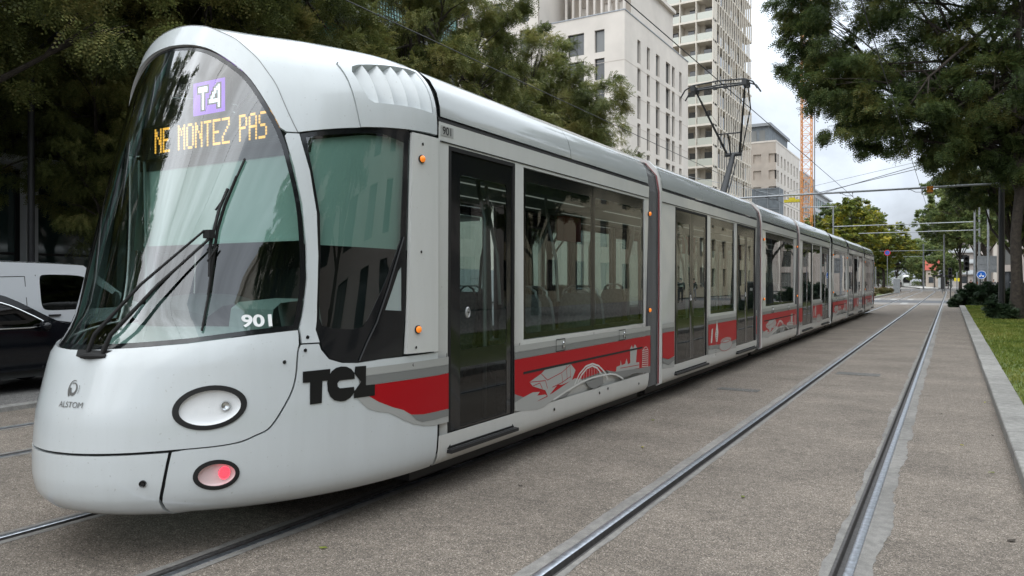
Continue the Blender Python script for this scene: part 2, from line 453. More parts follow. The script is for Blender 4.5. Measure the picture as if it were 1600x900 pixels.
# the sun behind the cloud brightens the deck round it
dt = nt.nodes.new('ShaderNodeVectorMath'); dt.operation = 'DOT_PRODUCT'; dt.inputs[1].default_value = (sin(SROT)*cos(SEL), cos(SROT)*cos(SEL), sin(SEL)); nt.links.new(tc.outputs['Generated'], dt.inputs[0])
dm = nt.nodes.new('ShaderNodeMath'); dm.operation = 'MAXIMUM'; dm.inputs[1].default_value = 0.; nt.links.new(dt.outputs['Value'], dm.inputs[0])
dp = nt.nodes.new('ShaderNodeMath'); dp.operation = 'POWER'; dp.inputs[1].default_value = 9.; nt.links.new(dm.outputs[0], dp.inputs[0])
nk2 = nt.nodes.new('ShaderNodeMapRange'); nk2.inputs[1].default_value = .42; nk2.inputs[2].default_value = .62; nk2.inputs[3].default_value = 3.; nk2.inputs[4].default_value = 26.
nt.links.new(nz.outputs['Fac'], nk2.inputs[0])
ml = nt.nodes.new('ShaderNodeMath'); ml.operation = 'MULTIPLY_ADD'; nt.links.new(dp.outputs[0], ml.inputs[0]); nt.links.new(nk2.outputs[0], ml.inputs[1]); nt.links.new(m1.outputs[0], ml.inputs[2])
sc_ = nt.nodes.new('ShaderNodeVectorMath'); sc_.operation = 'SCALE'; nt.links.new(zr.outputs[0], sc_.inputs[0]); nt.links.new(ml.outputs[0], sc_.inputs['Scale'])
mix = nt.nodes.new('ShaderNodeMix'); mix.data_type = 'RGBA'; mix.inputs[0].default_value = .93
nt.links.new(sky.outputs[0], mix.inputs[6]); nt.links.new(sc_.outputs[0], mix.inputs[7]); nt.links.new(mix.outputs[2], bg.inputs[0])
sl = bpy.data.lights.new('sun', 'SUN'); sl.energy = .6; sl.angle = radians(70); sl.color = (1, .96, .90)
so = bpy.data.objects.new('sun', sl); COL.objects.link(so)
dirv = Vector((sin(SROT)*cos(SEL), cos(SROT)*cos(SEL), sin(SEL)))   # towards the sun
so.rotation_euler = dirv.to_track_quat('Z', 'Y').to_euler(); so.location = (0, 0, 60)
# ------------------------------------------------------------------ the tram
XC = -4.49
HW = 1.2
ZT = [.25,.27,.31,.38,.48,.62,.85,1.2,1.3,1.39,1.6,2.02,2.63,3.0,3.25,3.45]
YT = [2.62,2.47,2.38,2.32,2.30,2.30,2.32,2.41,2.49,2.545,2.605,2.71,2.88,3.0,3.1,3.2]
YB = 4.45
def _spl():
    z = np.linspace(ZT[0], ZT[-1], 641); y = np.interp(z, ZT, YT)
    k = np.hanning(23); k /= k.sum(); yp = np.pad(y, 11, mode='edge'); ys = np.convolve(yp, k, 'valid')
    w = np.clip((z-.32)/.1, 0, 1); return z, y*(1-w)+ys*w
_Z, _Y = _spl()
def cr(P, n=5):
    o = []; m = len(P)
    for i in range(m-1):
        p0, p1, p2, p3 = P[max(i-1,0)], P[i], P[i+1], P[min(i+2,m-1)]
        for k in range(n):
            t = k/n; o.append(tuple(.5*((2*p1[j])+(-p0[j]+p2[j])*t+(2*p0[j]-5*p1[j]+4*p2[j]-p3[j])*t*t+(-p0[j]+3*p1[j]-3*p2[j]+p3[j])*t**3) for j in (0,1)))
    return o+[P[-1]]
def y0(z): return float(np.interp(z, _Z, _Y))
def tuck(z):
    return float(np.interp(z, [.25,.27,.31,.38,.48,.6], [.07,.045,.022,.008,.001,0]))
def ph(x): return degrees(asin(max(-1, min(1, x/HW))))
def Sraw(a, z):
    s = 1 if a >= 0 else -1; b = abs(a); t = tuck(z)
    if b <= 90:
        Y0 = y0(z); L = YB-Y0; x = (HW-t)*sin(radians(b)); y = Y0+L*(1-cos(radians(b)))
    else:
        x = HW-t; y = YB+(b-90)*.033
    return Vector((XC+s*x, y, z))
def S(a, z, off=0.):
    e = .4; p = Sraw(a, z)
    if off == 0: return p
    n = (Sraw(a+e, z)-Sraw(a-e, z)).cross(Sraw(a, z+.01)-Sraw(a, z-.01))
    n.normalize()
    return p+n*off
def mir(L): return [(-a, b) for a, b in L][::-1]
X2 = lambda L: [(ph(x), z) for x, z in L]

TRAM = empty('tram', (XC, 2.3, 0), 'long white articulated tram with a red wave stripe, standing on the middle of three tracks', 'tram')
CABP = []      # parts of the front end, copied for the rear end
def part(mb, name, m, parent=None, cab=True, **kw):
    o = mb.build(name, m, parent or TRAM, **kw)
    if cab and parent is None: CABP.append(o)
    return o

GR = [(.968,1.341),(.97,1.474),(.969,1.656),(.955,1.881),(.93,2.126),(.885,2.37),(.832,2.574),(.762,2.737),(.65,2.923),(.54,3.031),(.372,3.137),(.2,3.188),(0,3.205)]
GR = cr(GR, 4)
GB = [(0,1.238),(.19,1.243),(.41,1.256),(.63,1.276),(.84,1.315),(.955,1.335)]
def full(half): # half: from bottom centre anticlockwise (right side) to top centre, x>=0
    h = X2(half); return h + [(-a, b) for a, b in h[::-1] if a > 1e-6]
GLASS = full(GB+GR)
def shrink(L, c, k): return [(c[0]+(a-c[0])*k, c[1]+(b-c[1])*k) for a, b in L]
def inset(L, d, asp=.025):
    """inset an outline by d metres; first coordinate in degrees with asp metres per degree"""
    P = [Vector((a*asp, b)) for a, b in L]; n = len(P); ar = sum(P[i].x*P[(i+1)%n].y-P[(i+1)%n].x*P[i].y for i in range(n))
    sg = 1 if ar > 0 else -1; out = []
    for i in range(n):
        p, q, r = P[i-1], P[i], P[(i+1) % n]
        e1 = (q-p).normalized(); e2 = (r-q).normalized()
        n1 = Vector((-e1.y, e1.x))*sg; n2 = Vector((-e2.y, e2.x))*sg; m = (n1+n2)
        if m.length < .1: m = n1
        m.normalize(); c = max(.4, m.dot(n1)); o = q+m*(d/c); out.append((o.x/asp, o.y))
    return out

SA, SB = 3., .07
# hood
HR = [(.984,1.245),(.987,1.039),(.974,.905),(.939,.76),(.901,.713),(.832,.676),(.655,.668),(.34,.66),(0,.658)]
HR = cr(HR, 6)
hood = X2([(.955,1.333),(.84,1.313),(.63,1.274),(.41,1.254),(.19,1.241),(0,1.236)])
hood = [(ph(x), z) for x, z in HR[::-1]]+[(ph(.97),1.335)]+hood
hood_full = hood[:] + [(-a, b) for a, b in hood[::-1] if abs(a) > 1e-6]
hl_c = (39.4, .899); HLO = ellipse(hl_c[0], hl_c[1], 7.1, .127, 40, .10); HLI = ellipse(hl_c[0]+.1, hl_c[1]-.002, 5.9, .100, 40, .10)
tl_c = (41.4, .505); TLO = ellipse(tl_c[0], tl_c[1], 4.35, .088, 32, .08); TLI = ellipse(tl_c[0]+.1, tl_c[1]-.002, 3.5, .066, 32, .08)
wc = [(4.5,1.225),(11,1.222),(13,1.2),(9,1.178),(4,1.178)]
G1 = .0035
hd = part(patch(S, inset(hood_full, G1), [HLO, mir(HLO)], SA, SB, 0, .03), 'hood', WHITE)
part(patch(S, hood_full, [HLO, mir(HLO)], 6, .12, -.022), 'body_backing', GAP)
# bumper
bl = ph(.64)
bump = [(-ph(.585),.25),(ph(.585),.25),(ph(.597),.372),(ph(.617),.468),(ph(.641),.655),(ph(.34),.648),(0,.646),(-ph(.34),.648),(-ph(.641),.655),(-ph(.617),.468),(-ph(.597),.372)]
bp = part(patch(S, bump, [], SA, .03, 0, .03), 'bumper', WHITE)
m = MB()
for a in (27.2,-27.2):
    c = S(a, .49, .003); n = (S(a,.49,1)-S(a,.49,0)); q = n.to_track_quat('Z','Y').to_matrix().to_4x4(); q.translation = c
    m.merge(MB().lathe([(.0,.004),(.010,.004),(.012,.001),(.016,.006),(.019,.006),(.02,-.004)], n=16), q)
build_each(m, 'towing_cap', BLK, bp)
part(patch(S, [(-92,.252),(92,.252),(92,.66),(ph(.9),.7),(ph(.65),.66),(-ph(.65),.66),(-ph(.9),.7),(-92,.66)], [TLO, mir(TLO)], 8, .12, -.025), 'body_backing', GAP)
# lower side shells
low = [(ph(.598),.25)]+[(90.1,.25),(90.2,.5),(90.4,1.0),(90.4,1.108)]+[(ph(1.17),1.106)]+X2([(1.157,1.106),(1.116,1.096),(1.086,1.106),(1.059,1.137),(1.039,1.202),(1.031,1.24),(.990,1.24)])+[(ph(x)+.25, z-.004) for x, z in HR if z < 1.235 and x > .66]+X2([(.653,.657),(.63,.468),(.61,.372)])
for sgn in (1, -1):
    f = (lambda L: L) if sgn > 0 else mir
    ls = part(patch(S, f(low), [f(TLO)], SA, .03 if 0 else .045, 0, .02), 'lower_side_panel', WHITE)
    part(patch(S, f([(56,.68),(91,.68),(91,1.1),(66,1.1),(59,1.2),(54.5,1.24)]), [], 6, .12, -.025), 'body_backing', GAP)
    # lamps
    for (O, I, cc, nm, bowl) in ((HLO, HLI, hl_c, 'headlight', LBOWL), (TLO, TLI, tl_c, 'tail_light', PINKB)):
        r = part(patch(S, f(O), [f(I)], 3, .05, .006, .02, .014), nm, RUB)
        b = MB(); n = 24; rings = []
        for (k, d) in ((1.02,-.004),(.97,-.010),(.8,-.018),(.4,-.022),(.01,-.023)):
            rings.append([S(sgn*(cc[0]+(a-cc[0])*k), cc[1]+(z-cc[1])*k, d) for a, z in I])
        b.loft(rings, True); o = b.build('reflector', bowl, r)
        patch(S, f(I), [], 3, .05, .002).build('lens', LENS, r)
        ca, cz = (cc[0]+(3.1 if nm == 'headlight' else 1.55), cc[1]+(.005 if nm == 'headlight' else .006)); ca *= sgn
        c = S(ca, cz, -.012 if nm == 'headlight' else -.008); nn = (S(ca, cz, 1)-S(ca, cz, 0)).normalized()
        q = nn.to_track_quat('Z','Y').to_matrix().to_4x4(); q.translation = c
        if nm == 'headlight':
            MB().merge(MB().lathe([(0,.0),(.018,.004),(.024,.012),(.030,.004),(.031,-.05)], n=20), q).build('bulb', CHROME, r)
        else:
            lm = MB()
            for k in range(22):
                a = 2*pi*k/22; lm.ball((.029*cos(a), .035*sin(a), .008), .0042, n=6, m=4)
            for (rr, nn2) in ((.021,14),(.013,9),(.006,4)):
                for k in range(nn2): a = 2*pi*k/nn2; lm.ball((rr*cos(a), rr*1.15*sin(a), .004), .0032, n=6, m=4)
            x = MB().merge(lm, q); lo = x.build('bulb', REDL, r)
            MB().merge(MB().lathe([(.0,0.),(.030,.0),(.034,-.01),(.034,-.05)], n=20), q).build('bulb_housing', mat('tail_lamp_housing' , (.75,.25,.28), .3) if 'tail_lamp_housing' not in MATS else MATS['tail_lamp_housing'], r)
    # pillar
    pil = [(ph(.972),1.345),(ph(.974),1.474),(ph(.973),1.656),(ph(.959),1.881),(ph(.934),2.126),(ph(.889),2.37),(ph(.84),2.565),(ph(.845),2.583),(ph(.89),2.586)]+X2([(.942,2.349),(.979,2.077),(.996,1.801),(1.006,1.493),(1.013,1.329),(1.031,1.249),(.990,1.249)])
    part(patch(S, f(pil), [], 2, SB, .004, .03), 'windscreen_pillar', WHITE)
    # side window: black surround, clear pane, triangular pane
    sw = X2([(.998,1.801),(1.008,1.493),(1.015,1.329),(1.035,1.249),(1.043,1.207),(1.062,1.142),(1.088,1.113),(1.118,1.102),(1.158,1.112)])+[(ph(1.1805),1.112),(ph(1.178),2.716)]+X2([(1.13,2.695),(1.083,2.676),(.99,2.635),(.893,2.588),(.945,2.349),(.982,2.077)])
    ig = X2([(1.004,1.801),(1.012,1.50),(1.018,1.40),(1.028,1.355),(1.05,1.335),(1.10,1.32),(1.117,1.335),(1.126,1.39),(1.15,1.62),(1.172,1.93),(1.172,2.62),(1.13,2.655),(1.083,2.64),(.99,2.60),(.915,2.57),(.955,2.33),(.99,2.07)])
    tri = X2([(1.153,1.44),(1.176,1.43),(1.174,1.74),(1.170,1.71)])
    w = part(patch(S, f(sw), [f(ig), f(tri)], 3, .1, -.006, .01, .01), 'cab_side_window', BLK)
    patch(S, f(ig), [], 3, .12, -.009).build('pane', WSG, w)
    patch(S, f(tri), [], 3, .12, -.009).build('quarter_pane', CABW, w)
    m = MB(); pts = [S(sgn*ph(x), z, .002) for x, z in ((1.118,1.11),(1.128,1.22),(1.14,1.36),(1.156,1.6),(1.175,1.95))]
    m.tube(pts, .005, 6); m.build('window_bar', DSTEEL, w)
    # white column panel with lamps
    cp = part(patch(S, f([(ph(1.1825),1.125),(89.9,1.12),(89.9,2.70),(ph(1.1805),2.70)]), [], 3, .2, .016, .03), 'column_panel', WSIDE)
    for z in (2.519, 1.293):
        c = S(sgn*ph(1.191), z, .014); q = Vector((sgn,-.15,0)).normalized().to_track_quat('Z','Y').to_matrix().to_4x4(); q.translation = c
        lp = part(MB().merge(MB().lathe([(.030,0),(.030,.012),(.024,.014)], n=20), q), 'indicator_lamp', BLK)
        MB().merge(MB().lathe([(.024,.012),(.024,.022),(.015,.03),(.001,.033)], n=20), q).build('lens', ORG, lp)
    m = MB()
    for (x, z) in ((1.192,2.63),(1.1925,1.85),(1.1905,1.165),(1.190,1.04)):
        c = S(sgn*ph(x), z, .018 if z > 1.1 else .001); q = Vector((sgn,0,0)).to_track_quat('Z','Y').to_matrix().to_4x4(); q.translation = c
        m.merge(MB().lathe([(.011,0),(.010,.002),(.006,.002),(.0,.0)], n=12), q)
    for (x, z) in ((.998,1.285),(1.002,1.205),(.955,1.14)):
        c = S(sgn*ph(x), z, .006); q = (S(sgn*ph(x),z,1)-S(sgn*ph(x),z,0)).to_track_quat('Z','Y').to_matrix().to_4x4(); q.translation = c
        m.merge(MB().lathe([(.012,0),(.010,.002),(.0,.001)], n=12), q)
    [part(i_, 'screw_cover', BLK) for i_ in islands(m)]

# windscreen
G2 = inset(GLASS, .030)
ws = part(patch(S, inset(GLASS, .002), [G2], 3, .07, -.012, .0, .0), 'windscreen', BLK)
patch(S, G2, [], 3, .08, -.013).build('pane', WSG, ws)
# arch band round the top of the glass and the roof fairing
Ah = [(.884,2.595),(.835,2.724),(.765,2.91),(.655,3.075),(.50,3.215),(.28,3.315),(.12,3.345),(0,3.352)]
Bh = [(1.2,2.722),(1.2,2.85),(1.185,2.97),(1.13,3.10),(1.02,3.22),(.85,3.315),(.60,3.375),(.3,3.40),(0,3.405)]
def arc(half):
    P = np.array(half); d = np.r_[0, np.cumsum(np.hypot(*np.diff(P, axis=0).T))]; d /= d[-1]
    return lambda t: (float(np.interp(t, d, P[:,0])), float(np.interp(t, d, P[:,1])))
def smooth_arc(half):
    f = arc(half); T = np.linspace(0, 1, 201); P = np.array([f(t) for t in T]); k = np.hanning(33); k /= k.sum()
    Q = np.vstack([2*P[0]-P[1:17][::-1], P, np.c_[-P[-17:-1][::-1,0], P[-17:-1][::-1,1]]])
    R = np.c_[np.convolve(Q[:,0], k, 'valid'), np.convolve(Q[:,1], k, 'valid')]
    R[0] = P[0]; R[-1,0] = 0
    return lambda t: (float(np.interp(t, T, R[:,0])), float(np.interp(t, T, R[:,1])))
fA = smooth_arc(Ah); fB = smooth_arc(Bh)
YF = 4.45
def FG(s, t, off=0.):
    """s: 0 at the glass arch .. 1 at the body; t: -1..1 round the roof (0 = top)"""
    def raw(s, t):
        sg = 1 if t >= 0 else -1; u = 1-abs(t)
        ax, az = fA(u); bx, bz = fB(u)
        a0 = ph(ax); A = S(a0, az, .004); ang = radians(47+43*s)
        k = (sin(ang)-sin(radians(47)))/(1-sin(radians(47))); yf = 1-cos(ang)/cos(radians(47))
        yf = yf*.72+s*.28
        p = Vector((XC+sg*(ax+(bx-ax)*k), A.y+(YF-A.y)*yf, az+(bz-az)*k)); return p
    p = raw(s, t)
    if off:
        e = .01; n = (raw(min(1,s+e), t)-raw(max(0,s-e), t)).cross(raw(s, min(1,t+e))-raw(s, max(-1,t-e)))
        n.normalize()
        if n.dot(Vector((p.x-XC, 0, p.z-2.3))) < 0: n = -n
        p = p+n*off
    return p
def halfband():
    o = []
    for i in range(25):
        x, z = fA(i/24.); o.append((ph(x), z))
    return o
bo = halfband(); band_out = bo + [(-a, b) for a, b in bo[::-1] if a > 1e-6]
gin = [p for p in X2(GR) if p[1] > 2.57]; gin = [(ph(.842), 2.594)]+gin[:]
gin = [(a, b) for a, b in gin if b > 2.594-1e-6]
band_in = gin + [(-a, b) for a, b in gin[::-1] if a > 1e-6]
band = band_out + band_in[::-1]
part(patch(S, band, [], 2.5, .04, .005, .03), 'arch_frame', WHITE)
m = MB()
bo2 = cr(bo, 2); bl2 = bo2+[(-a, b) for a, b in bo2[::-1] if a > 1e-6]
part_arch = True
LO = [(.60,.93),(.60,.66),(.62,.60),(.94,.60),(.985,.64),(.99,.93)]
lo_out = [(.38,.999),(.38,.675),(.40,.66),(.995,.64),(.995,.999)]
lo_op = [(.50,.888),(.465,.87),(.438,.80),(.432,.73),(.455,.70),(.50,.688),(.90,.665),(.955,.672),(.965,.905),(.80,.897),(.60,.892)]
fg_out = [(.004,-.999),(.995,-.999),(.995,.999),(.004,.999)]
part(patch(FG, fg_out, [lo_out, [(s, -t) for s, t in lo_out][::-1]], .08, .04, 0, .02), 'roof_fairing', WHITE)
for sg in (1, -1):
    f = lambda L: [(s, sg*t) for s, t in (L if sg > 0 else L[::-1])]
    lv = part(patch(FG, f([(.384,.998),(.384,.679),(.404,.665),(.991,.645),(.991,.998)]), [f(lo_op)], .03, .02, .010, .03, .10), 'air_intake', WHITE)
    m = MB()
    for i in range(5):
        s0 = .435+i*.106
        r = []
        for j in range(9):
            t = sg*(.655+(.912-.655)*j/8)
            r.append([FG(s0-.004, t, -.075), FG(s0+.025, t, -.066), FG(s0+.06, t, -.04), FG(s0+.096, t, .004), FG(s0+.099, t, .002), FG(s0+.099, t, -.02)])
        m.loft(r)
    build_each(m, 'louvre', WHITE, lv)
    patch(FG, f(lo_op), [], .03, .03, -.095).build('intake_back', MBLK, lv)
# letters on the cab
def map_text(txt, size, bold, ca, cz, fn, off, asp, flip=1, sy=1., slant=0.):
    vs, fs = text_mesh(txt, size, bold)
    return MB().add([fn(ca+flip*(x+slant*y)/asp, cz+y*sy, off) for x, y in vs], fs)
T_ = [(56.63,1.073),(62.3,1.076),(62.45,1.003),(60.86,1.004),(61.13,.865),(58.75,.863),(58.32,1.002),(56.87,1.003)]
C_ = [(67.65,1.035),(66.87,1.063),(65.77,1.081),(64.59,1.085),(63.5,1.079),(62.65,1.06),(62.08,1.028),(61.9,.986),(62.15,.938),(62.75,.9),(63.71,.872),(65.0,.86),(66.06,.86),(67.16,.876),(67.86,.904),(67.93,.918),(67.77,.944),(64.68,.945),(64.22,.958),(64.08,.979),(64.43,.994),(64.75,.996),(67.82,.996)]
L_ = [(67.72,1.076),(70.25,1.074),(70.46,.944),(72.59,.941),(72.7,.868),(67.87,.869),(67.85,.913),(69.31,.971),(67.65,1.03)]
GREY = [(68.8,1.006),(78.08,1.006),(90.8,1.003),(94.4,1.003),(94.4,.941),(90.71,.938),(78.08,.943),(69.5,.943),(68.9,.968)]
REDP = [(70.4,.941),(78,.941),(90.71,.936),(94.4,.939),(94.4,.668),(89.94,.669),(85.75,.672),(82.16,.689),(81.09,.71),(80.05,.733),(77.27,.766),(73.66,.821),(71.4,.867)]
WAVE = [(67.9,.892),(68.73,.865),(69.89,.824),(71.44,.782),(73.66,.753),(76.25,.733),(78.08,.702),(80.2,.659),(82.69,.62),(85.75,.588),(89.08,.569),(94.4,.567),(94.4,.665),(89.94,.669),(85.75,.672),(82.16,.689),(81.09,.71),(80.05,.733),(77.27,.766),(73.66,.821),(72.19,.867)]
DKW = [(82.16,.688),(85.75,.671),(89.94,.668),(94.4,.664),(94.4,.613),(89.94,.612),(85.28,.618),(83.65,.643)]
def edge_lines(fn, L, w, off, asp=1.):
    m = MB()
    for i in range(len(L)-1):
        (a, b), (c, d) = L[i], L[i+1]
        l = sqrt(((c-a)*asp)**2+(d-b)**2); nx, nz = -(d-b)/l*w/2, (c-a)*asp/l*w/2
        m.quad(fn(a+nx/asp, b+nz, off), fn(a-nx/asp, b-nz, off), fn(c-nx/asp, d-nz, off), fn(c+nx/asp, d+nz, off))
    return m
for sgn in (1, -1):
    f = (lambda L: L) if sgn > 0 else mir
    part(patch(S, f(GREY), [], 3, .1, .003), 'livery_stripe', DGREY)
    part(patch(S, f([(68.9,1.058),(78,1.060),(90.8,1.062),(94.4,1.064),(94.4,1.005),(90.8,1.005),(78.08,1.008),(68.8,1.008)]), [], 3, .1, .003), 'livery_stripe', LGREY)
    part(patch(S, f(REDP), [], 3, .1, .0035), 'red_stripe', RED)
    part(patch(S, f(WAVE), [], 3, .1, .003), 'livery_wave', LGREY)
    part(patch(S, f(DKW), [], 3, .1, .0045), 'livery_wave', DGREY)
    # the far side reads TCL as well, so its letters keep their reading direction
    if sgn > 0: LT = (T_, C_, L_)
    else:
        mc = 64.7; LT = tuple([(-(2*mc-a), b) for a, b in q] for q in (T_, C_, L_))
    tcl = MB()
    for q in LT: tcl.merge(patch(S, q, [], 1.5, .06, .0055))
    part(tcl, 'operator_lettering', BLET)
part(edge_lines(S, bl2, .004, .0068, .021), 'arch_joint', DGREY)
part(map_text('901', .100, .003, ph(.848), 1.393, S, .004, .0205, 1, 1.0, -.22), 'fleet_number', WLET)
part(map_text('ALSTOM', .046, .0, ph(.148), .928, S, .004, .0210), 'maker_lettering', GLET)
lg = MB()
def swirl(c, r0, r1, a0, a1, w0, w1, rz=1.35, n=22):
    o = []; i_ = []
    for k in range(n+1):
        t = k/n; a = radians(a0+(a1-a0)*t); r = r0+(r1-r0)*t; w = w0*(1-t)+w1*t
        for rr, L in ((r+w/2, o), (r-w/2, i_)):
            L.append((c[0]+rr*cos(a)/.021, c[1]+rr*sin(a)*rz))
    return o+i_[::-1]
cL = (ph(.142), 1.018)
lg.merge(patch(S, swirl(cL, .022,.024, -190, 130, .016,.003), [], 1e9, 1e9, .004))
lg.merge(patch(S, swirl(cL, .034,.036, 70, 235, .002,.010), [], 1e9, 1e9, .004))
lg.merge(patch(S, swirl(cL, .041,.041, -30, 22, .002,.0035), [], 1e9, 1e9, .004))
part(lg, 'maker_emblem', GLET)

# wipers
def bars(pts, w): 
    m = MB()
    for a, b in zip(pts[:-1], pts[1:]): m.bar(a, b, w, w*1.2)
    return m
wp = MB()
def on(x, z, o=.05): return S(ph(x), z, o)
P0, P1 = on(.16,1.235,.03), on(.30,1.24,.03); J = on(.62,1.915,.07)
m = MB()
m.tube([on(.16,1.225,.0), on(.18,1.30,.05), on(.36,1.60,.075), on(.60,1.93,.075)], [.014,.013,.009,.007], 8)
m.tube([on(.26,1.225,.0), on(.28,1.30,.05), on(.45,1.60,.085), on(.64,1.90,.08)], [.016,.013,.010,.007], 8)
m.tube([on(.13,1.20,.0), on(.20,1.20,.015), on(.29,1.205,.0)], [.012,.02,.012], 8)
m.box(*(sorted((J.x-.03, J.x+.03))+sorted((J.y-.02, J.y+.02))+[J.z-.03, J.z+.02]))
wpo = part(m, 'wiper', RUB)
m = MB()
bladepts = [(.665,1.34),(.655,1.55),(.648,1.78),(.644,1.95),(.655,2.1),(.68,2.28),(.70,2.40)]
m.tube([on(x, z, .012) for x, z in bladepts], .008, 6)
m.tube([on(x, z, .035) for x, z in bladepts[1:6]], .007, 6)
m.tube([on(.648,1.66,.035), on(.63,1.85,.05), on(.64,2.07,.05), on(.655,2.2,.03)], .011, 6)
m.build('blade', RUB, wpo)
m = MB()
for x, z in ((.63,1.75),(.60,1.84),(.625,2.06)): m.tube([on(x,z,.05), on(x+.03,z+.09,.05)], .006, 5)
build_each(m, 'washer_hose', RUB, wpo)
# recess for the wipers
part(patch(S, [(3.2,1.236),(15,1.236),(12.5,1.205),(8,1.185),(4.2,1.20)], [], 3, .1, .0015), 'wiper_recess', RUB)

# destination displays
FONT = {'N':["10001","11001","11001","10101","10011","10011","10001","10001","10001"],
 'E':["11111","10000","10000","10000","11110","10000","10000","10000","11111"],
 'M':["10001","11011","10101","10101","10001","10001","10001","10001","10001"],
 'O':["01110","10001","10001","10001","10001","10001","10001","10001","01110"],
 'T':["11111","00100","00100","00100","00100","00100","00100","00100","00100"],
 'Z':["11111","00001","00001","00010","00100","01000","10000","10000","11111"],
 'P':["11110","10001","10001","10001","11110","10000","10000","10000","10000"],
 'A':["01110","10001","10001","10001","11111","10001","10001","10001","10001"],
 'S':["01111","10000","10000","10000","01110","00001","00001","00001","11110"], ' ':["00"]*9}
YD = 3.40
m = MB().box(XC-.80, XC+.80, YD, YD+.06, 2.555, 2.795)
db = part(m, 'destination_display', DISP)
m = MB(); px = 1.215/75.; pz = .0205; x = -.625; first = True
for ch in 'NE MONTEZ PAS':
    g = FONT[ch]
    for r, row in enumerate(g):
        for cidx, b in enumerate(row):
            if b == '1':
                X = XC+x+cidx*px; Z = 2.765-r*pz
                m.box(X-px*.40, X+px*.40, YD-.006, YD-.002, Z-pz*.40, Z+pz*.40)
    x += px*(len(g[0])+1) if ch != ' ' else px*5
m.build('led_lettering', AMB, db)
m = MB()
for i in range(14): m.box(XC-.79, XC+.79, YD-.004, YD-.001, 2.562+i*.0168, 2.564+i*.0168)
m.build('led_louvre', INT_D, db)
lb = part(MB().box(XC-.185, XC+.165, YD, YD+.05, 2.815, 3.06), 'line_display', DISP)
T4 = ["1111100001.", ]
G4 = ["111110000001","111110000011","111110000111","001000000101","001000001101","001000001001","001000011001","001000010001","001000111111","001000111111","001000000001","001000000001","001000000001"]
mp, mw = MB(), MB(); NX, NZ = 18, 19
for i in range(NX):
    for j in range(NZ):
        X = XC-.172+i*.324/(NX-1); Z = 3.048-j*.222/(NZ-1)
        gi, gj = i-3, j-3
        w = 0 <= gj < 13 and 0 <= gi < 12 and G4[gj][gi] == '1'
        near = (not w) and any(0 <= gj+b < 13 and 0 <= gi+a < 12 and G4[gj+b][gi+a] == '1' for a in (-1,0,1) for b in (-1,0,1))
        if near: continue
        r = .0075 if not w else .008
        (mw if w else mp).box(X-r, X+r, YD-.006, YD-.002, Z-r*.75, Z+r*.75)
mp.build('led_field', PUR, lb); mw.build('led_lettering', WLED, lb)

# cab interior
part(MB().box(XC-.84, XC+.84, 3.46, 3.475, 1.925, 2.56).box(XC-.86, XC+.86, 3.45, 3.485, 1.905, 1.93), 'sun_blind', BLIND)
for sg in (1, -1):
    part(patch(S, [(a*sg, z) for a, z in ([(53,1.88),(81,1.86),(81,2.66),(66,2.64),(50,2.56)] if sg > 0 else [(53,1.88),(81,1.86),(81,2.66),(66,2.64),(50,2.56)][::-1])], [], 3, .1, -.05), 'side_blind', BLIND)
part(MB().box(XC-.9, XC+.9, 3.45, 3.52, 2.48, 2.56).box(XC-.7, XC+.7, 3.62, 4.3, 2.80, 2.84), 'cab_ceiling', INT_D)
part(MB().box(XC-1.13, XC+1.13, 4.30, 4.38, .4, 2.8), 'cab_bulkhead', INT_D)
ds = MB(); rings = []
for (yy, zz, wx) in ((2.72,1.24,.55),(2.80,1.30,.62),(2.95,1.33,.72),(3.15,1.34,.80),(3.3,1.33,.85)):
    rings.append([(XC+wx*u, yy+.32*u*u, zz) for u in np.linspace(-1, 1, 13)])
ds.loft(rings)
part(ds, 'dashboard', CABW)
ds = MB(); rings = []
for (yy, zz, wx) in ((3.05,1.30,.34),(3.08,1.45,.38),(3.18,1.52,.40),(3.45,1.55,.40),(3.5,1.2,.38)):
    rings.append([(XC-.12+wx*u, yy+.10*u*u, zz-.05*u**4) for u in np.linspace(-1, 1, 13)])
ds.loft(rings); o = part(ds, 'control_console', DASH)
ds = MB(); ds.loft([[(XC+.62+.2*u, y+.02*u*u, z) for u in np.linspace(-1,1,9)] for y, z in ((3.2,1.33),(3.22,1.46),(3.28,1.50),(3.6,1.52),(3.65,1.3))])
part(ds, 'control_console', CABW)
ds = MB().box(XC-.28, XC+.28, 3.72, 4.1, .9, 1.02); ds.loft([[(XC+.26*u, 4.08+.03*u*u+(z-1)*.1, z) for u in np.linspace(-1,1,7)] for z in (1.0,1.2,1.5,1.68,1.74)])
part(ds, 'driver_seat', INT_D)
part(MB().tube([(XC-.80,3.45,1.25),(XC-.80,3.42,2.6)], .012, 6).tube([(XC-.95,3.6,1.3),(XC-.95,3.5,2.7)], .05, 8), 'cab_post', CABW)
ds = MB()
ds.box(XC-.95, XC+.95, 3.95, 4.45, .5, 1.2); part(ds, 'cab_locker', INT_D)
part(MB().box(XC-.8, XC+.8, 3.4, 4.45, .36, .40), 'cab_floor', INT_D)

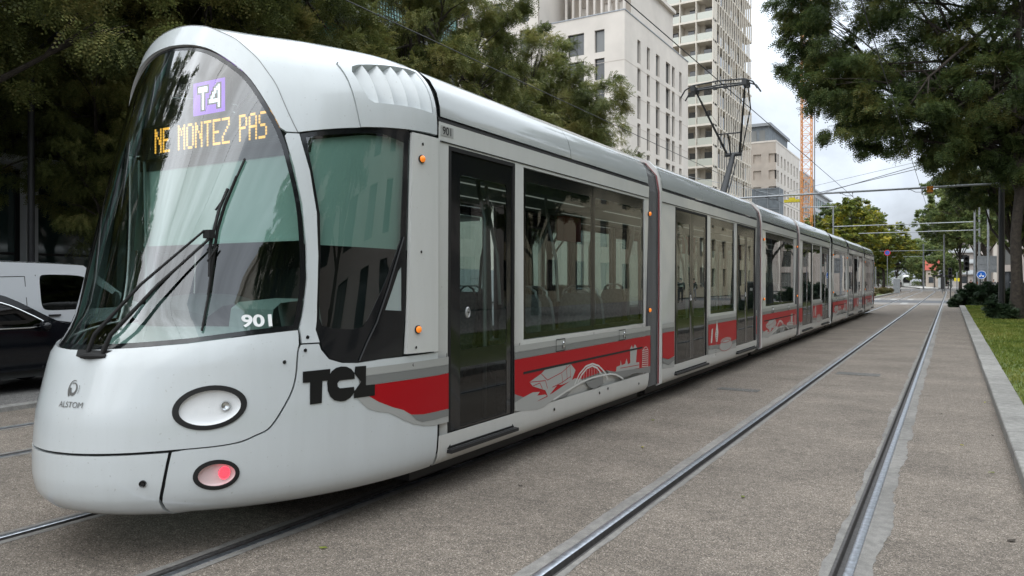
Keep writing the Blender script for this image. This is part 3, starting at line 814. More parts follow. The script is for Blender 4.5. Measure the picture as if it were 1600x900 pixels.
# ---------------------------------------------------------------- saloon modules
def SIDE(sgn):
    def fn(y, z, off=0.):
        return Vector((XC+sgn*(HW-tuck(z)+off), y, z))
    return fn
def rect(a0, a1, b0, b1): return [(a0,b0),(a1,b0),(a1,b1),(a0,b1)]
NPRM = {}
ALLP = []
def mpart(lst, mb, name, m, parent=None, **kw):
    if name in ('livery_skyline','livery_hills','livery_stripe','livery_tower','red_stripe','wheelset','ceiling_light','hatch_catch','jacking_cap','gangway_hoop') and parent is None:
        o = build_each(mb, name, m, TRAM); lst += o; return o
    o = mb.build(name, m, parent or TRAM, **kw)
    if parent is None: lst.append(o)
    return o
RPROF = [(1.2,2.875),(1.195,2.95),(1.165,3.06),(1.10,3.16),(1.0,3.235),(.955,3.258)]
RTOP = [(.945,3.262),(.80,3.30),(.5,3.33),(0,3.34)]
def saloon(lst, ya, yb, windows, doors, seams=(), nose=False, rows=(), hoop=True):
    """windows: (y0, y1, [splits]); doors: (y0, y1, leaves)"""
    for sgn in (1, -1):
        fn = SIDE(sgn); fl = sgn < 0
        W0, W1 = 1.11, 2.66
        holes = [rect(a, b, W0, W1) for a, b, _ in windows] + [rect(a, b, .355, 2.672) for a, b, _ in doors]
        ob = mpart(lst, patch(fn, rect(ya, yb, .25, 2.835), holes, 1e9, .045 if 0 else 1e9, 0, .0, .05, fl), 'side_wall', WSIDE)
        # rounded skirt edge
        mpart(lst, MB().loft([[fn(y, z, .0006) for z in (.25,.265,.28,.31,.35,.40,.48)] for y in (ya, yb)]), 'skirt', WSIDE)
        for a, b, sp in windows:
            ed = [a]+list(sp)+[b]
            for i in range(len(ed)-1):
                p, q = ed[i]+.006, ed[i+1]-.006
                inner = rrect(p+.05, q-.035, W0+.055, W1-.12, .03)
                w = mpart(lst, patch(fn, rect(p, q, W0+.006, W1-.006), [inner], 1e9, 1e9, -.012, .01, .01, fl), 'window', BLK)
                patch(fn, inner, [], 1e9, 1e9, -.014, flip=fl).build('pane', SG, w)
        for a, b, nl in doors:
            wd = (b-a)/nl
            fr = mpart(lst, patch(fn, rect(a, b, .355, 2.672), [rect(a+.035, b-.035, .375, 2.64)], 1e9, 1e9, .0015, .03, .03, fl), 'door_frame', RUB)
            for i in range(nl):
                p, q = a+.038+i*wd*(1-.07/wd*.5)*1.0, a+.038+(i+1)*((b-a-.076)/nl)
                p = a+.038+i*((b-a-.076)/nl)
                up = rrect(p+.13 if nl == 1 else p+.09, q-.09, 1.10, 2.47, .03); lo = rrect(p+.13 if nl == 1 else p+.09, q-.09, .50, .96, .02)
                d = mpart(lst, patch(fn, rect(p+.004, q-.004, .38, 2.635), [up, lo], 1e9, 1e9, -.010, .02, .008, fl), 'door', BLK)
                patch(fn, up, [], 1e9, 1e9, -.013, flip=fl).build('pane', SG, d)
                patch(fn, lo, [], 1e9, 1e9, -.013, flip=fl).build('lower_pane', SGD, d)
                if (nl == 1) or i == 0:
                    yb_ = p+.24 if nl == 1 else q-.05
                    bm_ = MB().lathe([(.045,0),(.045,.010),(.036,.016),(.034,.010),(.012,.010),(.001,.012)], (0,0,0), 20, 'x')
                    bm_.v = [(XC+sgn*(HW-.02+v[0]), yb_+v[1]*.75, 1.39+v[2]) for v in bm_.v]; bm_.build('door_button', POLE, d)
                    MB().box(*sorted((XC+sgn*(HW-.004), XC+sgn*(HW-.001))), yb_-.006, yb_+.006, 1.385, 1.397).build('button_symbol', BLET, d)
            mpart(lst, MB().box(*sorted((XC+sgn*(HW-.03), XC+sgn*(HW+.028))), a-.0, b+.02, .325, .352), 'door_step', MBLK)
        # seams
        m = MB()
        for s_ in seams: m.quad(fn(s_-.004,.25,.0012), fn(s_+.004,.25,.0012), fn(s_+.004,1.09,.0012), fn(s_-.004,1.09,.0012))
        m.quad(fn(ya,2.838,.0),fn(yb,2.838,.0),fn(yb,2.873,-.012),fn(ya,2.873,-.012))
        mpart(lst, m, 'panel_joint', GAP)
        m = MB().box(*sorted((XC+sgn*(HW-.002), XC+sgn*(HW+.006))), ya+.02, yb-.02, 2.686, 2.694)
        mpart(lst, m, 'gutter', MBLK)
    # roof panels and deck
    ns = 2 if yb-ya > 4.4 and yb-ya < 5 else (3 if yb-ya > 5 else 2)
    for sgn in (1, -1):
        for i in range(ns):
            a = ya+.02+(yb-ya-.04)*i/ns; b = ya+.02+(yb-ya-.04)*(i+1)/ns-.008
            mpart(lst, MB().loft([[(XC+sgn*x, y, z) for x, z in RPROF] for y in (a, b)]).loft([[(XC+sgn*(x-.03), y, z) for x, z in RPROF] for y in (a, a+.001)], smooth=False), 'roof_panel', PANEL)
    m = MB().loft([[(XC+x, y, z) for x, z in RTOP]+[(XC-x, y, z) for x, z in RTOP[::-1]] for y in (ya+.01, yb-.01)])
    m.box(XC-1.1, XC+1.1, ya+.03, yb-.03, 2.80, 2.86)
    mpart(lst, m, 'roof_deck', PANEL)
    rb = MB()
    for k in range(3):
        yy = ya+(yb-ya)*(.2+.3*k); rb.box(XC-.45, XC+.45, yy-.5, yy+.5, 3.33, 3.40)
    mpart(lst, rb, 'roof_equipment', LGREY)
    mpart(lst, MB().box(XC-1.0, XC+1.0, ya-.1, yb+.1, .14, .27).box(XC-1.05, XC+1.05, ya, yb, .25, .29), 'underframe', MBLK)
    mpart(lst, MB().box(XC-1.12, XC+1.12, ya, yb, .33, .36), 'floor', INT_G)
    mpart(lst, MB().box(XC-1.12, XC+1.12, ya, yb, 2.70, 2.72).box(XC-.5, XC+.5, ya, yb, 2.62, 2.70), 'ceiling', INT_L)
    m = MB()
    for sg in (1,-1): m.box(*sorted((XC+sg*.31, XC+sg*.345)), ya+.1, yb-.1, 2.612, 2.618)
    mpart(lst, m, 'ceiling_light', CLAMP)
    # seats, poles
    for (yy, face) in rows:
        for sg in (1,-1):
            m = MB()
            rings = []
            for (dz, dy, hw) in ((.86,.0,.21),(1.0,.02,.22),(1.25,.05,.225),(1.42,.075,.21),(1.50,.085,.16)):
                rings.append([(XC+sg*.80+hw*u, yy+face*(dy)-face*.03*(1-u*u), dz) for u in np.linspace(-1,1,7)])
            m.loft(rings); r2 = [[(x, y+face*.06, z) for x, y, z in r] for r in rings]; m.loft([r[::-1] for r in r2]); m.loft([[a, b] for a, b in zip(rings[-1], r2[-1])]); m.loft([[r[0], q[0]] for r, q in zip(rings, r2)]); m.loft([[r[-1], q[-1]] for r, q in zip(rings, r2)])
            m.box(XC+sg*.80-.21, XC+sg*.80+.21, *sorted((yy, yy-face*.42)), .80, .87)
            m.box(XC+sg*.80-.05, XC+sg*.80+.05, *sorted((yy-face*.1, yy-face*.3)), .36, .80)
            st = mpart(lst, m, 'seat', SEAT)
            MB().tube([(XC+sg*.80-.17, yy+face*.11, 1.42),(XC+sg*.80-.16, yy+face*.11, 1.53),(XC+sg*.80-.08, yy+face*.11, 1.58),(XC+sg*.80+.08, yy+face*.11, 1.58),(XC+sg*.80+.16, yy+face*.11, 1.53),(XC+sg*.80+.17, yy+face*.11, 1.42)], .014, 6).build('handle', POLE, st)
    m = MB()
    for (yy, face) in rows[::2]:
        for sg in (1,-1): m.tube([(XC+sg*.55, yy+.1, 1.4),(XC+sg*.52, yy+.1, 1.9),(XC+sg*.40, yy+.1, 2.4),(XC+sg*.38, yy+.1, 2.7)], .018, 6)
    for a, b, nl in doors:
        for yy in (a-.05, b+.05): m.tube([(XC+.85, yy, .4),(XC+.85, yy, 2.2),(XC+.75,yy,2.65)], .02, 6); m.tube([(XC-.85, yy, .4),(XC-.85, yy, 2.2),(XC-.75,yy,2.65)], .02, 6)
    mpart(lst, m, 'grab_pole', POLE)
    mpart(lst, MB().box(XC-.62, XC-.5, ya+.5, ya+1.1, 2.25, 2.62) if rows else MB().box(XC-.5, XC-.3, ya+.2, ya+.3, 2.4, 2.62), 'ceiling_box', SEATR if rows else INT_G)

def livery_hills(lst, dy, lion=True):
    for sgn in (1, -1):
        base = SIDE(sgn)
        fn = (lambda y, z, off: base(y+dy, z, off)) if sgn > 0 else (lambda y, z, off, b=base: b((5.60+9.12-y)+dy, z, off))
        fn = (lambda y, z, off, b=base, d=dy, s=sgn: b(y+d if s > 0 else 14.6-y+d, z, off))
        y0_, y1_ = (5.59, 9.0)
        mpart(lst, patch(fn, [(y0_,1.01),(y1_,1.01),(y1_,.95),(y0_,.95)], off=.0015), 'livery_stripe', DGREY)
        mpart(lst, patch(fn, [(y0_,1.068),(y1_,1.068),(y1_,1.013),(y0_,1.013)], off=.0015), 'livery_stripe', LGREY)
        R1 = [(5.59,.947),(9.0,.947),(9.0,.558),(8.605,.565),(8.133,.6),(7.809,.609),(7.595,.649),(6.953,.621),(6.799,.65),(6.603,.618),(6.301,.561),(6.083,.539),(5.979,.523),(6.213,.542),(6.158,.569),(5.999,.58),(6.052,.608),(5.917,.621),(5.748,.599),(5.642,.63),(5.59,.648)]
        mpart(lst, patch(fn, R1, off=.002), 'red_stripe', RED)
        H1 = [(5.59,.648),(5.642,.63),(5.748,.599),(5.59,.572)]
        H3 = [(7.595,.649),(7.872,.602),(8.133,.594),(8.605,.565),(9.0,.558),(9.0,.469),(8.478,.525),(8.066,.506),(7.872,.571),(7.686,.598)]
        WAT = [(7.058,.581),(7.506,.593),(7.521,.508),(7.291,.478),(7.139,.52)]
        W2 = [(6.34,.492),(6.62,.532),(6.72,.53),(6.6,.49)]
        m = patch(fn, H1, off=.0025)
        for q in (H3, WAT, W2): m.merge(patch(fn, q, off=.003))
        mpart(lst, m, 'livery_hills', DGREY)
        H2 = [(5.59,.572),(5.748,.599),(5.917,.621),(6.052,.608),(5.999,.58),(6.158,.569),(6.213,.542),(5.979,.523),(6.083,.539),(6.301,.561),(6.603,.618),(6.799,.65),(6.953,.621),(7.058,.581),(6.799,.562),(6.323,.495),(6.126,.452),(5.999,.448),(5.59,.497)]
        B1 = [(5.853,.722),(6.083,.776),(6.147,.802),(6.414,.806),(6.7,.806),(6.812,.731),(6.724,.636),(6.507,.619),(6.414,.63),(6.301,.581),(6.213,.542),(6.158,.61),(6.083,.63),(5.917,.675)]
        CAT = [(7.872,.602),(7.888,.656),(8.001,.664),(8.011,.725),(8.04,.66),(8.149,.668),(8.193,.728),(8.234,.654),(8.303,.66),(8.303,.79),(8.303,.83),(8.355,.87),(8.40,.825),(8.46,.875),(8.532,.82),(8.51,.72),(8.496,.648),(8.605,.644),(8.605,.571)]
        m = patch(fn, H2, off=.0028)
        m.merge(patch(fn, B1, off=.0032)).merge(patch(fn, CAT, off=.0032))
        mpart(lst, m, 'livery_skyline', LGREY)
        m = MB()
        for q in ([(6.787,.585),(6.901,.682),(7.058,.745),(7.221,.757),(7.39,.718),(7.565,.623),(7.64,.542)],[(6.863,.598),(6.953,.666),(7.085,.722),(7.221,.734),(7.347,.699),(7.462,.622)],[(6.323,.495),(6.603,.543),(6.953,.593),(7.221,.608),(7.448,.606),(7.686,.598),(7.872,.571),(8.066,.506),(8.2,.427)]):
            m.merge(edge_lines(fn, q, .018, .004))
        for k in range(8): m.merge(edge_lines(fn, [(6.93+k*.07,.60),(6.95+k*.065,.66+.055*sin(k/7*pi))], .006, .0038))
        for k in range(9): m.merge(edge_lines(fn, [(8.71,.58+k*.025),(8.90,.565+k*.026)], .008, .0042))
        m.merge(edge_lines(fn, [(8.697,.569),(8.735,.78),(8.791,.809),(8.848,.814),(8.915,.77),(8.906,.554)], .008, .004))
        mpart(lst, m, 'livery_bridge', WSIDE)
        m = MB()
        for q in ([(5.86,.72),(6.16,.70),(6.2,.62)],[(6.08,.77),(6.2,.70),(6.5,.74),(6.7,.8)],[(5.92,.68),(6.05,.69),(6.1,.63)],[(6.3,.62),(6.5,.64),(6.7,.68)],[(6.5,.73),(6.52,.63)],[(6.6,.80),(6.62,.66)],[(6.68,.80),(6.7,.66)],[(8.3,.66),(8.3,.8)],[(8.0,.63),(8.6,.61)]):
            m.merge(edge_lines(fn, q, .007, .0042))
        mpart(lst, m, 'livery_linework', RED)
        mpart(lst, patch(fn, [(5.738,.826),(8.716,.826),(8.716,.805),(5.738,.805)], off=.005), 'vent_slot', GAP)
        m = MB()
        for (a, b) in ((6.38,6.57),(7.965,8.155)):
            m.merge(edge_lines(fn, [(a,1.07),(b,1.07),(b,.955),(a,.955),(a,1.07)], .008, .0045))
        mpart(lst, m, 'hatch', GAP)
        m = MB()
        for a in (6.53, 8.11):
            p = fn(a, 1.01, .01); m.ball(p, .012, .018, .035, 10, 6)
        mpart(lst, m, 'hatch_catch', CHROME)
def livery_tower(lst, dy):
    for sgn in (1, -1):
        base = SIDE(sgn)
        fn = (lambda y, z, off, b=base, d=dy: b(y+d, z, off))
        g, l, r, w, b_ = MB(), MB(), MB(), MB(), MB()
        for a, b in ((9.46,9.95),(11.62,13.40),(14.97,15.02)):
            g.merge(patch(fn, rect(a,b,.95,1.008), off=.0015)); l.merge(patch(fn, rect(a,b,1.011,1.066), off=.0015))
            r.merge(patch(fn, [(a,.947),(b,.947),(b,.60),((a+b)/2,.58),(a,.62)], off=.002))
            g.merge(patch(fn, [(a,.615),((a+b)/2,.575),(b,.595),(b,.54),((a+b)/2,.50),(a,.56)], off=.0025))
            l.merge(patch(fn, [(a,.55),((a+b)/2,.495),(b,.535),(b,.45),(a,.47)], off=.0026))
        w.merge(patch(fn, [(12.12,1.0),(11.86,.40),(12.08,.40),(12.20,.80)], off=.0045))
        w.merge(patch(fn, [(11.80,.86),(11.88,.88),(11.80,.42),(11.72,.42)], off=.0045))
        l.merge(patch(fn, ellipse(12.68,.55,.42,.10,20), off=.0042)); l.merge(patch(fn, ellipse(12.68,.63,.34,.05,20), off=.0047))
        r.merge(edge_lines(fn, ellipse(12.68,.55,.40,.095,20)+[ellipse(12.68,.55,.40,.095,20)[0]], .008, .0055)); r.merge(edge_lines(fn, ellipse(12.68,.63,.30,.035,20), .008, .006))
        for k in range(12): b_.merge(patch(fn, rect(12.02+.004*k,12.07+.004*k,.43+k*.035,.445+k*.035), off=.0055))
        mpart(lst, g, 'livery_stripe', DGREY); mpart(lst, l, 'livery_skyline', LGREY); mpart(lst, r, 'red_stripe', RED)
        mpart(lst, w, 'livery_tower', WSIDE); mpart(lst, b_, 'livery_linework', DGREY)
RIDGE_LIT = mat('bellows_lit_ridge_grey', (.27,.275,.27), .5)  # paler than the bellows: light caught by the ridge tips, put into the colour
def gangway(lst, ya, yb):
    n = 9; ring0 = [(1.155,.28),(1.165,1.5),(1.165,2.8),(1.13,3.02),(.98,3.2),(.5,3.29)]
    ring = [(x, z) for x, z in ring0]+[(-x, z) for x, z in ring0[::-1]]
    R = []
    for i in range(2*n+1):
        y = ya+(yb-ya)*i/(2*n); d = .0 if i % 2 else .07
        R.append([(XC+x*(1-d/abs(x) if abs(x) > .1 else 1), y, z-d*(z > 3)) for x, z in ring])
    mpart(lst, MB().loft(R, smooth=False).box(XC-1.05,XC+1.05,ya,yb,.25,.33), 'gangway_bellows', BEL)
    m = MB(); k = 9
    for i in range(k):
        y = ya+.02+(yb-ya-.10)*i/(k-1)
        for sg in (1, -1): m.loft([[(XC+sg*(x+.004), y+dy, z) for x, z in ring0[:5]] for dy in (0, .010)], smooth=False)
    mpart(lst, m, 'bellows_lit_ridge', RIDGE_LIT)  # thin strips added on the ridge tips as painted light, so the ribs show
    for y in (yb+.02,):
        r = [(1.195,.28),(1.2,1.5),(1.2,2.84),(1.185,2.98),(1.13,3.13),(1.02,3.24),(.85,3.31),(.4,3.35)]
        r = r+[(-x, z) for x, z in r[::-1]]
        m = MB().loft([[(XC+x*(1+.002), y-.03, z+.004) for x, z in r],[(XC+x*1.002, y+.03, z+.004) for x, z in r],[(XC+x*.95, y+.03, z-.03) for x, z in r],[(XC+x*.95, y-.03, z-.03) for x, z in r],[(XC+x*1.002, y-.03, z+.004) for x, z in r]], smooth=False)
        mpart(lst, m, 'gangway_hoop', WSIDE)
    mpart(lst, MB().loft([[(XC+x*1.02, y, z+.01) for x, z in ring] for y in (yb-.07, yb-.012)]), 'gangway_seal', DRED)
def side_lamps(lst, ys):
    for y in ys:
        for sgn in (1,-1):
            for z in (2.49, 1.27):
                b = MB().lathe([(.032,0),(.032,.014),(.025,.016)], (0,0,0), 16, 'x'); b.v = [(XC+sgn*(HW+v[0]), y+v[1], z+v[2]) for v in b.v]
                o = mpart(lst, b, 'indicator_lamp', BLK)
                b = MB().lathe([(.027,.012),(.026,.026),(.015,.036),(.001,.038)], (0,0,0), 16, 'x'); b.v = [(XC+sgn*(HW+v[0]), y+v[1], z+v[2]) for v in b.v]
                b.build('lens', ORG, o)

M1 = []
saloon(M1, 4.475, 8.96, [(5.75,8.80,[7.27])], [(4.60,5.60,1)], (4.575,5.68,7.27,8.72,8.87), rows=[(6.3,1),(6.75,-1),(7.6,1),(8.0,-1)])
livery_hills(M1, 0)
for sgn in (1,-1):
    fn = SIDE(sgn)
    m = patch(fn, rect(4.60-.125+.0,4.60,.95,1.008), off=.0015)
    mpart(M1, MB().merge(patch(fn, rect(4.55,4.58,.95,.952), off=.0015)), 'panel_joint', GAP)
ALL2 = []
# fleet number by the cab and small placards
def place(txt, size, bold, y, z, off, sgn=1):
    vs, fs = text_mesh(txt, size, bold); return MB().add([(XC+sgn*(HW+off), y+sgn*x, z+v) for x, v in vs], fs)
pl = mpart(M1, MB().box(XC+HW, XC+HW+.003, 4.50, 4.66, 2.735, 2.81), 'number_plate', LGREY)
place('901', .085, .001, 4.58, 2.772, .0045).build('lettering', BLET, pl)
wh = MB()
for yy in (6.9, 7.9): 
    for sg in (1,-1): wh.lathe([(.0,-.06),(.28,-.06),(.30,.0),(.27,.06),(.0,.06)], (XC+sg*.72, yy, .29), 24, 'x')
M3w = MB()
mpart(M1, wh, 'wheelset', DSTEEL)
m = MB()
for (y, z) in ((6.35,.40),(7.42,.42),(7.65,.44),(8.6,.38)):
    b = MB().lathe([(.016,0),(.014,.003),(0,.001)], (0,0,0), 12, 'x'); b.v = [(XC+HW+v[0], y+v[1], z+v[2]) for v in b.v]; m.merge(b)
mpart(M1, m, 'jacking_cap', BLK)

gangway(M1, 9.0, 9.40); side_lamps(M1, (9.0-.06,))
M2 = []
saloon(M2, 9.44, 15.04, [(11.75,13.30,[])], [(10.0,11.57,2),(13.45,14.92,2)], (9.95,11.66,13.38), rows=[(12.4,1),(12.7,-1)])
livery_tower(M2, 0)
gangway(M2, 15.07, 15.46)
M3 = []
saloon(M3, 15.5, 19.45, [(15.85,19.1,[17.5])], [], (15.8,17.5,19.15), rows=[(16.4,1),(16.9,-1),(18.0,1),(18.5,-1)])
# hills shortened onto the bogie module
side_lamps(M3, (15.62, 19.40))
tmp = []; livery_hills(tmp, 10.02)
for o in tmp:
    for v in o.data.vertices:
        v.co.y = 15.52+(v.co.y-15.61)*(3.9/3.41)
M3 += tmp
m = MB()
for yy in (16.6, 18.3):
    for sg in (1,-1): m.lathe([(.0,-.06),(.28,-.06),(.30,.0),(.27,.06),(.0,.06)], (XC+sg*.72, yy, .29), 24, 'x')
mpart(M3, m, 'wheelset', DSTEEL)
gangway(M3, 19.49, 19.86)
# centre module, symmetric about Y = 22.7
M4 = []
saloon(M4, 19.9, 25.5, [(21.95,23.45,[])], [(20.3,21.8,2),(23.6,25.1,2)], (20.25,21.87,23.53), rows=[(22.5,1),(22.9,-1)])
livery_tower(M4, 10.3)

# the tram is the same turned end for end
YM = 22.7
ROT = Matrix.Translation((XC, YM, 0)) @ Matrix.Rotation(pi, 4, 'Z') @ Matrix.Translation((-XC, -YM, 0))
def turn(o):
    c = o.copy(); COL.objects.link(c); c.parent = TRAM; c.matrix_parent_inverse = o.matrix_parent_inverse.copy(); c.matrix_basis = ROT
    for ch in list(o.children):
        d = ch.copy(); COL.objects.link(d); d.parent = c; d.matrix_parent_inverse = ch.matrix_parent_inverse.copy()
for o in CABP+M1+M2+M3: turn(o)

# pantograph on the third module
pgo = MB().box(XC-.5, XC+.5, 15.9, 18.6, 3.35, 3.40).box(XC-.35, XC+.35, 16.5, 17.4, 3.40, 3.50).build('pantograph_base', DSTEEL, TRAM)
m = MB().tube([(XC,16.85,3.42),(XC,17.98,4.66)], [.085,.06], 10).tube([(XC+.09,16.95,3.42),(XC+.11,17.9,4.52)], .014, 6)
m.tube([(XC-.19,18.0,4.68),(XC+.19,18.0,4.68)], .05, 8)
m.build('lower_arm', DSTEEL, pgo)
m = MB(); hx = .56; ky = 18.0
m.tube([(XC-.15,ky,4.70),(XC-hx,16.8,6.02)], [.028,.019], 8); m.tube([(XC+.15,ky,4.70),(XC+hx,16.8,6.02)], [.028,.019], 8)
m.tube([(XC+.20,ky,4.72),(XC+hx+.05,17.1,5.55),(XC+hx+.05,16.85,5.95)], .014, 6)
m.tube([(XC-.29,17.62,5.12),(XC+.29,17.62,5.12)], .017, 6); m.tube([(XC-.05,17.95,4.7),(XC-.03,17.62,5.12)], .016, 6)
m.tube([(XC-.13,ky,4.7),(XC+hx,16.8,5.98)], .004, 4); m.tube([(XC+.13,ky,4.7),(XC-hx,16.8,5.98)], .004, 4)
m.build('upper_arm', DSTEEL, pgo)
m = MB()
for dy in (-.15, .19):
    m.tube([(XC-.86,16.8+dy,5.86),(XC-.76,16.8+dy,6.02),(XC-.58,16.8+dy,6.105),(XC,16.8+dy,6.135),(XC+.58,16.8+dy,6.105),(XC+.76,16.8+dy,6.02),(XC+.86,16.8+dy,5.86)], .018, 8)
m.tube([(XC-.64,16.82,6.03),(XC+.64,16.82,6.03)], .024, 8)
for sx in (-.58, .58): m.box(XC+sx-.05, XC+sx+.05, 16.62, 17.0, 5.98, 6.09)
for sx in (-.12, .12): m.box(XC+sx-.04, XC+sx+.04, 16.78, 16.86, 5.99, 6.05)
m.build('collector_head', DSTEEL, pgo)
# ------------------------------------------------------------------ setting materials
ASPH = ground_mat('asphalt_aggregate', (.055,.045,.035), (.185,.156,.128), (.44,.385,.33), 170., .26)
ASPH2 = ground_mat('asphalt_grey', (.05,.048,.046), (.12,.115,.108), (.30,.29,.28), 120., .25)
MORT = ground_mat('rail_mortar', (.18,.172,.16), (.225,.215,.20), (.27,.26,.245), 260., .22, False)
KERB = ground_mat('kerb_stone', (.20,.195,.18), (.27,.262,.245), (.38,.37,.35), 260., .22, False, blocks=.13)
PAVE = ground_mat('pale_paving', (.20,.185,.17), (.25,.23,.21), (.33,.31,.29), 60., .15, False)
PAVD = ground_mat('dark_crossing', (.08,.085,.095), (.11,.115,.125), (.16,.165,.17), 60., .15, False)
SOIL = ground_mat('lawn_soil', (.05,.075,.014), (.10,.14,.025), (.17,.18,.05), 70., .35, False)
BARK = mat('bark', (.045,.036,.028), .9, noise=.45, nscale=9, bump=1., bscale=25)
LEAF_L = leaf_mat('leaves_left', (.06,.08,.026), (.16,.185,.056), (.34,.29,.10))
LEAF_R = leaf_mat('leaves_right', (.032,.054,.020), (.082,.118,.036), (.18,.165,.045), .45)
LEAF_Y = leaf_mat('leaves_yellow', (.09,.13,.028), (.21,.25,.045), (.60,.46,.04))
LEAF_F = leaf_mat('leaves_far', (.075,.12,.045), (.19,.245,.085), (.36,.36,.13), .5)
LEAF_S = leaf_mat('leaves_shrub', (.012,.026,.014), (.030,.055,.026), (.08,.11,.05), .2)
GRASS = leaf_mat('grass_blades', (.075,.115,.02), (.15,.195,.032), (.30,.28,.08), .3)
STRAW = leaf_mat('dry_plants', (.06,.075,.02), (.13,.11,.045), (.25,.17,.08), .3)
CONC_W = mat('white_concrete', (.68,.625,.56), .85, noise=.07, nscale=.5)
CREAM = mat('cream_render', (.70,.645,.56), .85, noise=.06, nscale=.4)
CREAM2 = mat('yellow_cream_render', (.66,.585,.42), .85, noise=.07, nscale=.4)
RAW = mat('raw_concrete', (.47,.41,.35), .85, noise=.10, nscale=.5)
PINKW = mat('pale_pink_render', (.46,.41,.375), .85, noise=.06, nscale=.4)
WIN = mat('window_glass_dark', (.035,.042,.047), .06, coat=.6, spec=.8)
WINL = mat('window_blind_grey', (.17,.175,.17), .35, coat=.5)
TEAL = mat('teal_curtain_glass', (.20,.42,.37), .10, coat=.6)
TEALD = mat('dark_teal_glass', (.03,.055,.052), .06, coat=.8)
BALG = mat('balustrade_glass', (.52,.53,.46), .2, coat=.6)
NET = mat('scaffold_netting', (.14,.16,.175), .6, noise=.25, nscale=1.2)
ORC = mat('crane_orange', (.80,.34,.09), .5)
WMET = mat('white_metal', (.55,.57,.58), .45)
YEL = mat('yellow_plastic', (.75,.62,.03), .45)
BLUE = mat('sign_blue', (.01,.12,.50), .4)
SRED = mat('sign_red', (.6,.02,.03), .4)
TILE = mat('red_tiles', (.36,.06,.035), .7)
CARW = mat('van_white_paint', (.62,.64,.66), .25, coat=.9)
CARB = mat('car_black_paint', (.003,.004,.006), .12, coat=.3, spec=.3)
CGL = glass('car_glass', (.10,.12,.12), 1.5, boost=1.2)

# ------------------------------------------------------------------ ground
def bend(y): return 0. if y < 122 else -((y-122)/100.)**2*8.5
YS = [-40,-25,-12,-6]+[i*2. for i in range(-2,30)]+[60+i*6 for i in range(12)]+[132+i*8 for i in range(24)]
def strip(mb, x0, x1, ya, yb, z, ys=None, j0=None, j1=None):
    Y = [y for y in (ys or YS) if ya < y < yb]; Y = [ya]+Y+[yb]
    L = [(x0+bend(y)+(j0(y) if j0 else 0), y, z) for y in Y]; R = [(x1+bend(y)+(j1(y) if j1 else 0), y, z) for y in Y]
    n = len(Y); mb.add(L+R, [(i, i+n, i+n+1, i+1) for i in range(n-1)])
    return mb
MB().quad((-1500,-600,-.09),(1500,-600,-.09),(1500,3000,-.09),(-1500,3000,-.09)).build('ground', ASPH2, kind='structure')
TR = [-1.2345, -4.49, -8.35]; RAILX = []
for t in TR:
    RAILX.append((t-.7175, -1)); RAILX.append((t+.7175, 1))
RAILX.sort()
# each rail slot is 0.12 wide: head outside the gauge face, groove and lip inside
def slot(g, s): return (g-.052, g+.066) if s < 0 else (g-.066, g+.052)
edges = [slot(g, s) for g, s in RAILX]
xs = [-10.2]+[e for p in edges for e in p]+[.49]
mb = MB()
for i in range(0, len(xs), 2): strip(mb, xs[i], xs[i+1], -40, 320, 0.)
# close slot sides
for i in range(1, len(xs)-1, 2):
    for x in (xs[i], xs[i+1]):
        Y = YS; mb.add([(x+bend(y), y, 0) for y in Y]+[(x+bend(y), y, -.09) for y in Y], [(k, k+1, k+1+len(Y), k+len(Y)) for k in range(len(Y)-1)])
mb.build('roadway', ASPH, kind='structure')
mb = MB(); strip(mb, -18.0, -10.42, -40, 320, -.004); mb.build('side_road', ASPH2, kind='structure')
mb = MB(); strip(mb, -27.5, -17.8, -40, 320, .10); strip(mb, -17.8, -17.799, -40, 320, 0)
mb.v = mb.v; mb.build('left_pavement', PAVE, kind='structure')
mb = MB(); mb.loft([[(-17.8, y, -.05),(-17.8, y, .105),(-17.65, y, .105),(-17.65, y, -.05)][::-1] for y in (-40, 320)], smooth=False); mb.build('pavement_kerb', KERB, kind='structure')
mb = MB()
for k in range(90):
    y = -20+k*1.6; mb.box(-10.42+bend(y), -10.20+bend(y), y+.005, y+1.595, -.06, .055)
mb.build('separator_kerb', KERB, kind='structure')
names = {-1: 'left', 1: 'right'}
lab = ['rail of the track along the side road, nearest the parked cars', 'rail of the far track, the one beside the tram', 'rail under the tram, on its far side',
       'rail under the tram, on the side of the empty track', 'grooved steel rail of the empty track, the one nearer the tram', 'grooved steel rail of the empty track, the one nearer the stone kerb']
rnd = random.Random(5)
def jag(amp, seed):
    r = random.Random(seed); N = 1500; v = [r.uniform(-1,1) for _ in range(N)]
    def f(y):
        o = 0
        for fr, a in ((1.7,.40),(5.,.32),(14.,.28)):
            t = (y+60)*fr; i = int(t); k = t-i; k = k*k*(3-2*k); o += a*(v[i % N]*(1-k)+v[(i+1) % N]*k)
        return o*amp
    return f
YF_ = [-3+i*.06 for i in range(500)]+[27+i*.5 for i in range(60)]+[58+i*6 for i in range(12)]+[132+i*8 for i in range(20)]
for i, (g, s) in enumerate(RAILX):
    # profile across: s=-1 -> head to the left of gauge face
    P = [(-.052,.000),(-.050,.0035),(-.044,.005),(-.006,.005),(0,.0015),(.002,-.008),(.006,-.036),(.040,-.036),(.046,-.004),(.050,.0015),(.066,.0015)]
    Y = [y for y in YS if y <= 300]
    P2 = [(g+(a if s < 0 else -a), z) for a, z in P]
    top = MB().loft([[(x+bend(y), y, z) for x, z in P2[:5]] for y in Y])
    gr = MB().loft([[(x+bend(y), y, z) for x, z in P2[4:]] for y in Y], smooth=False)
    r = empty('tram_rail', (g, 0, 0), lab[i], 'rail')
    top.build('rail_head', RAILTOP if i in (4,5,2,3) else RAILTOP, r); gr.build('rail_groove', RAILSIDE, r)
mb = MB()
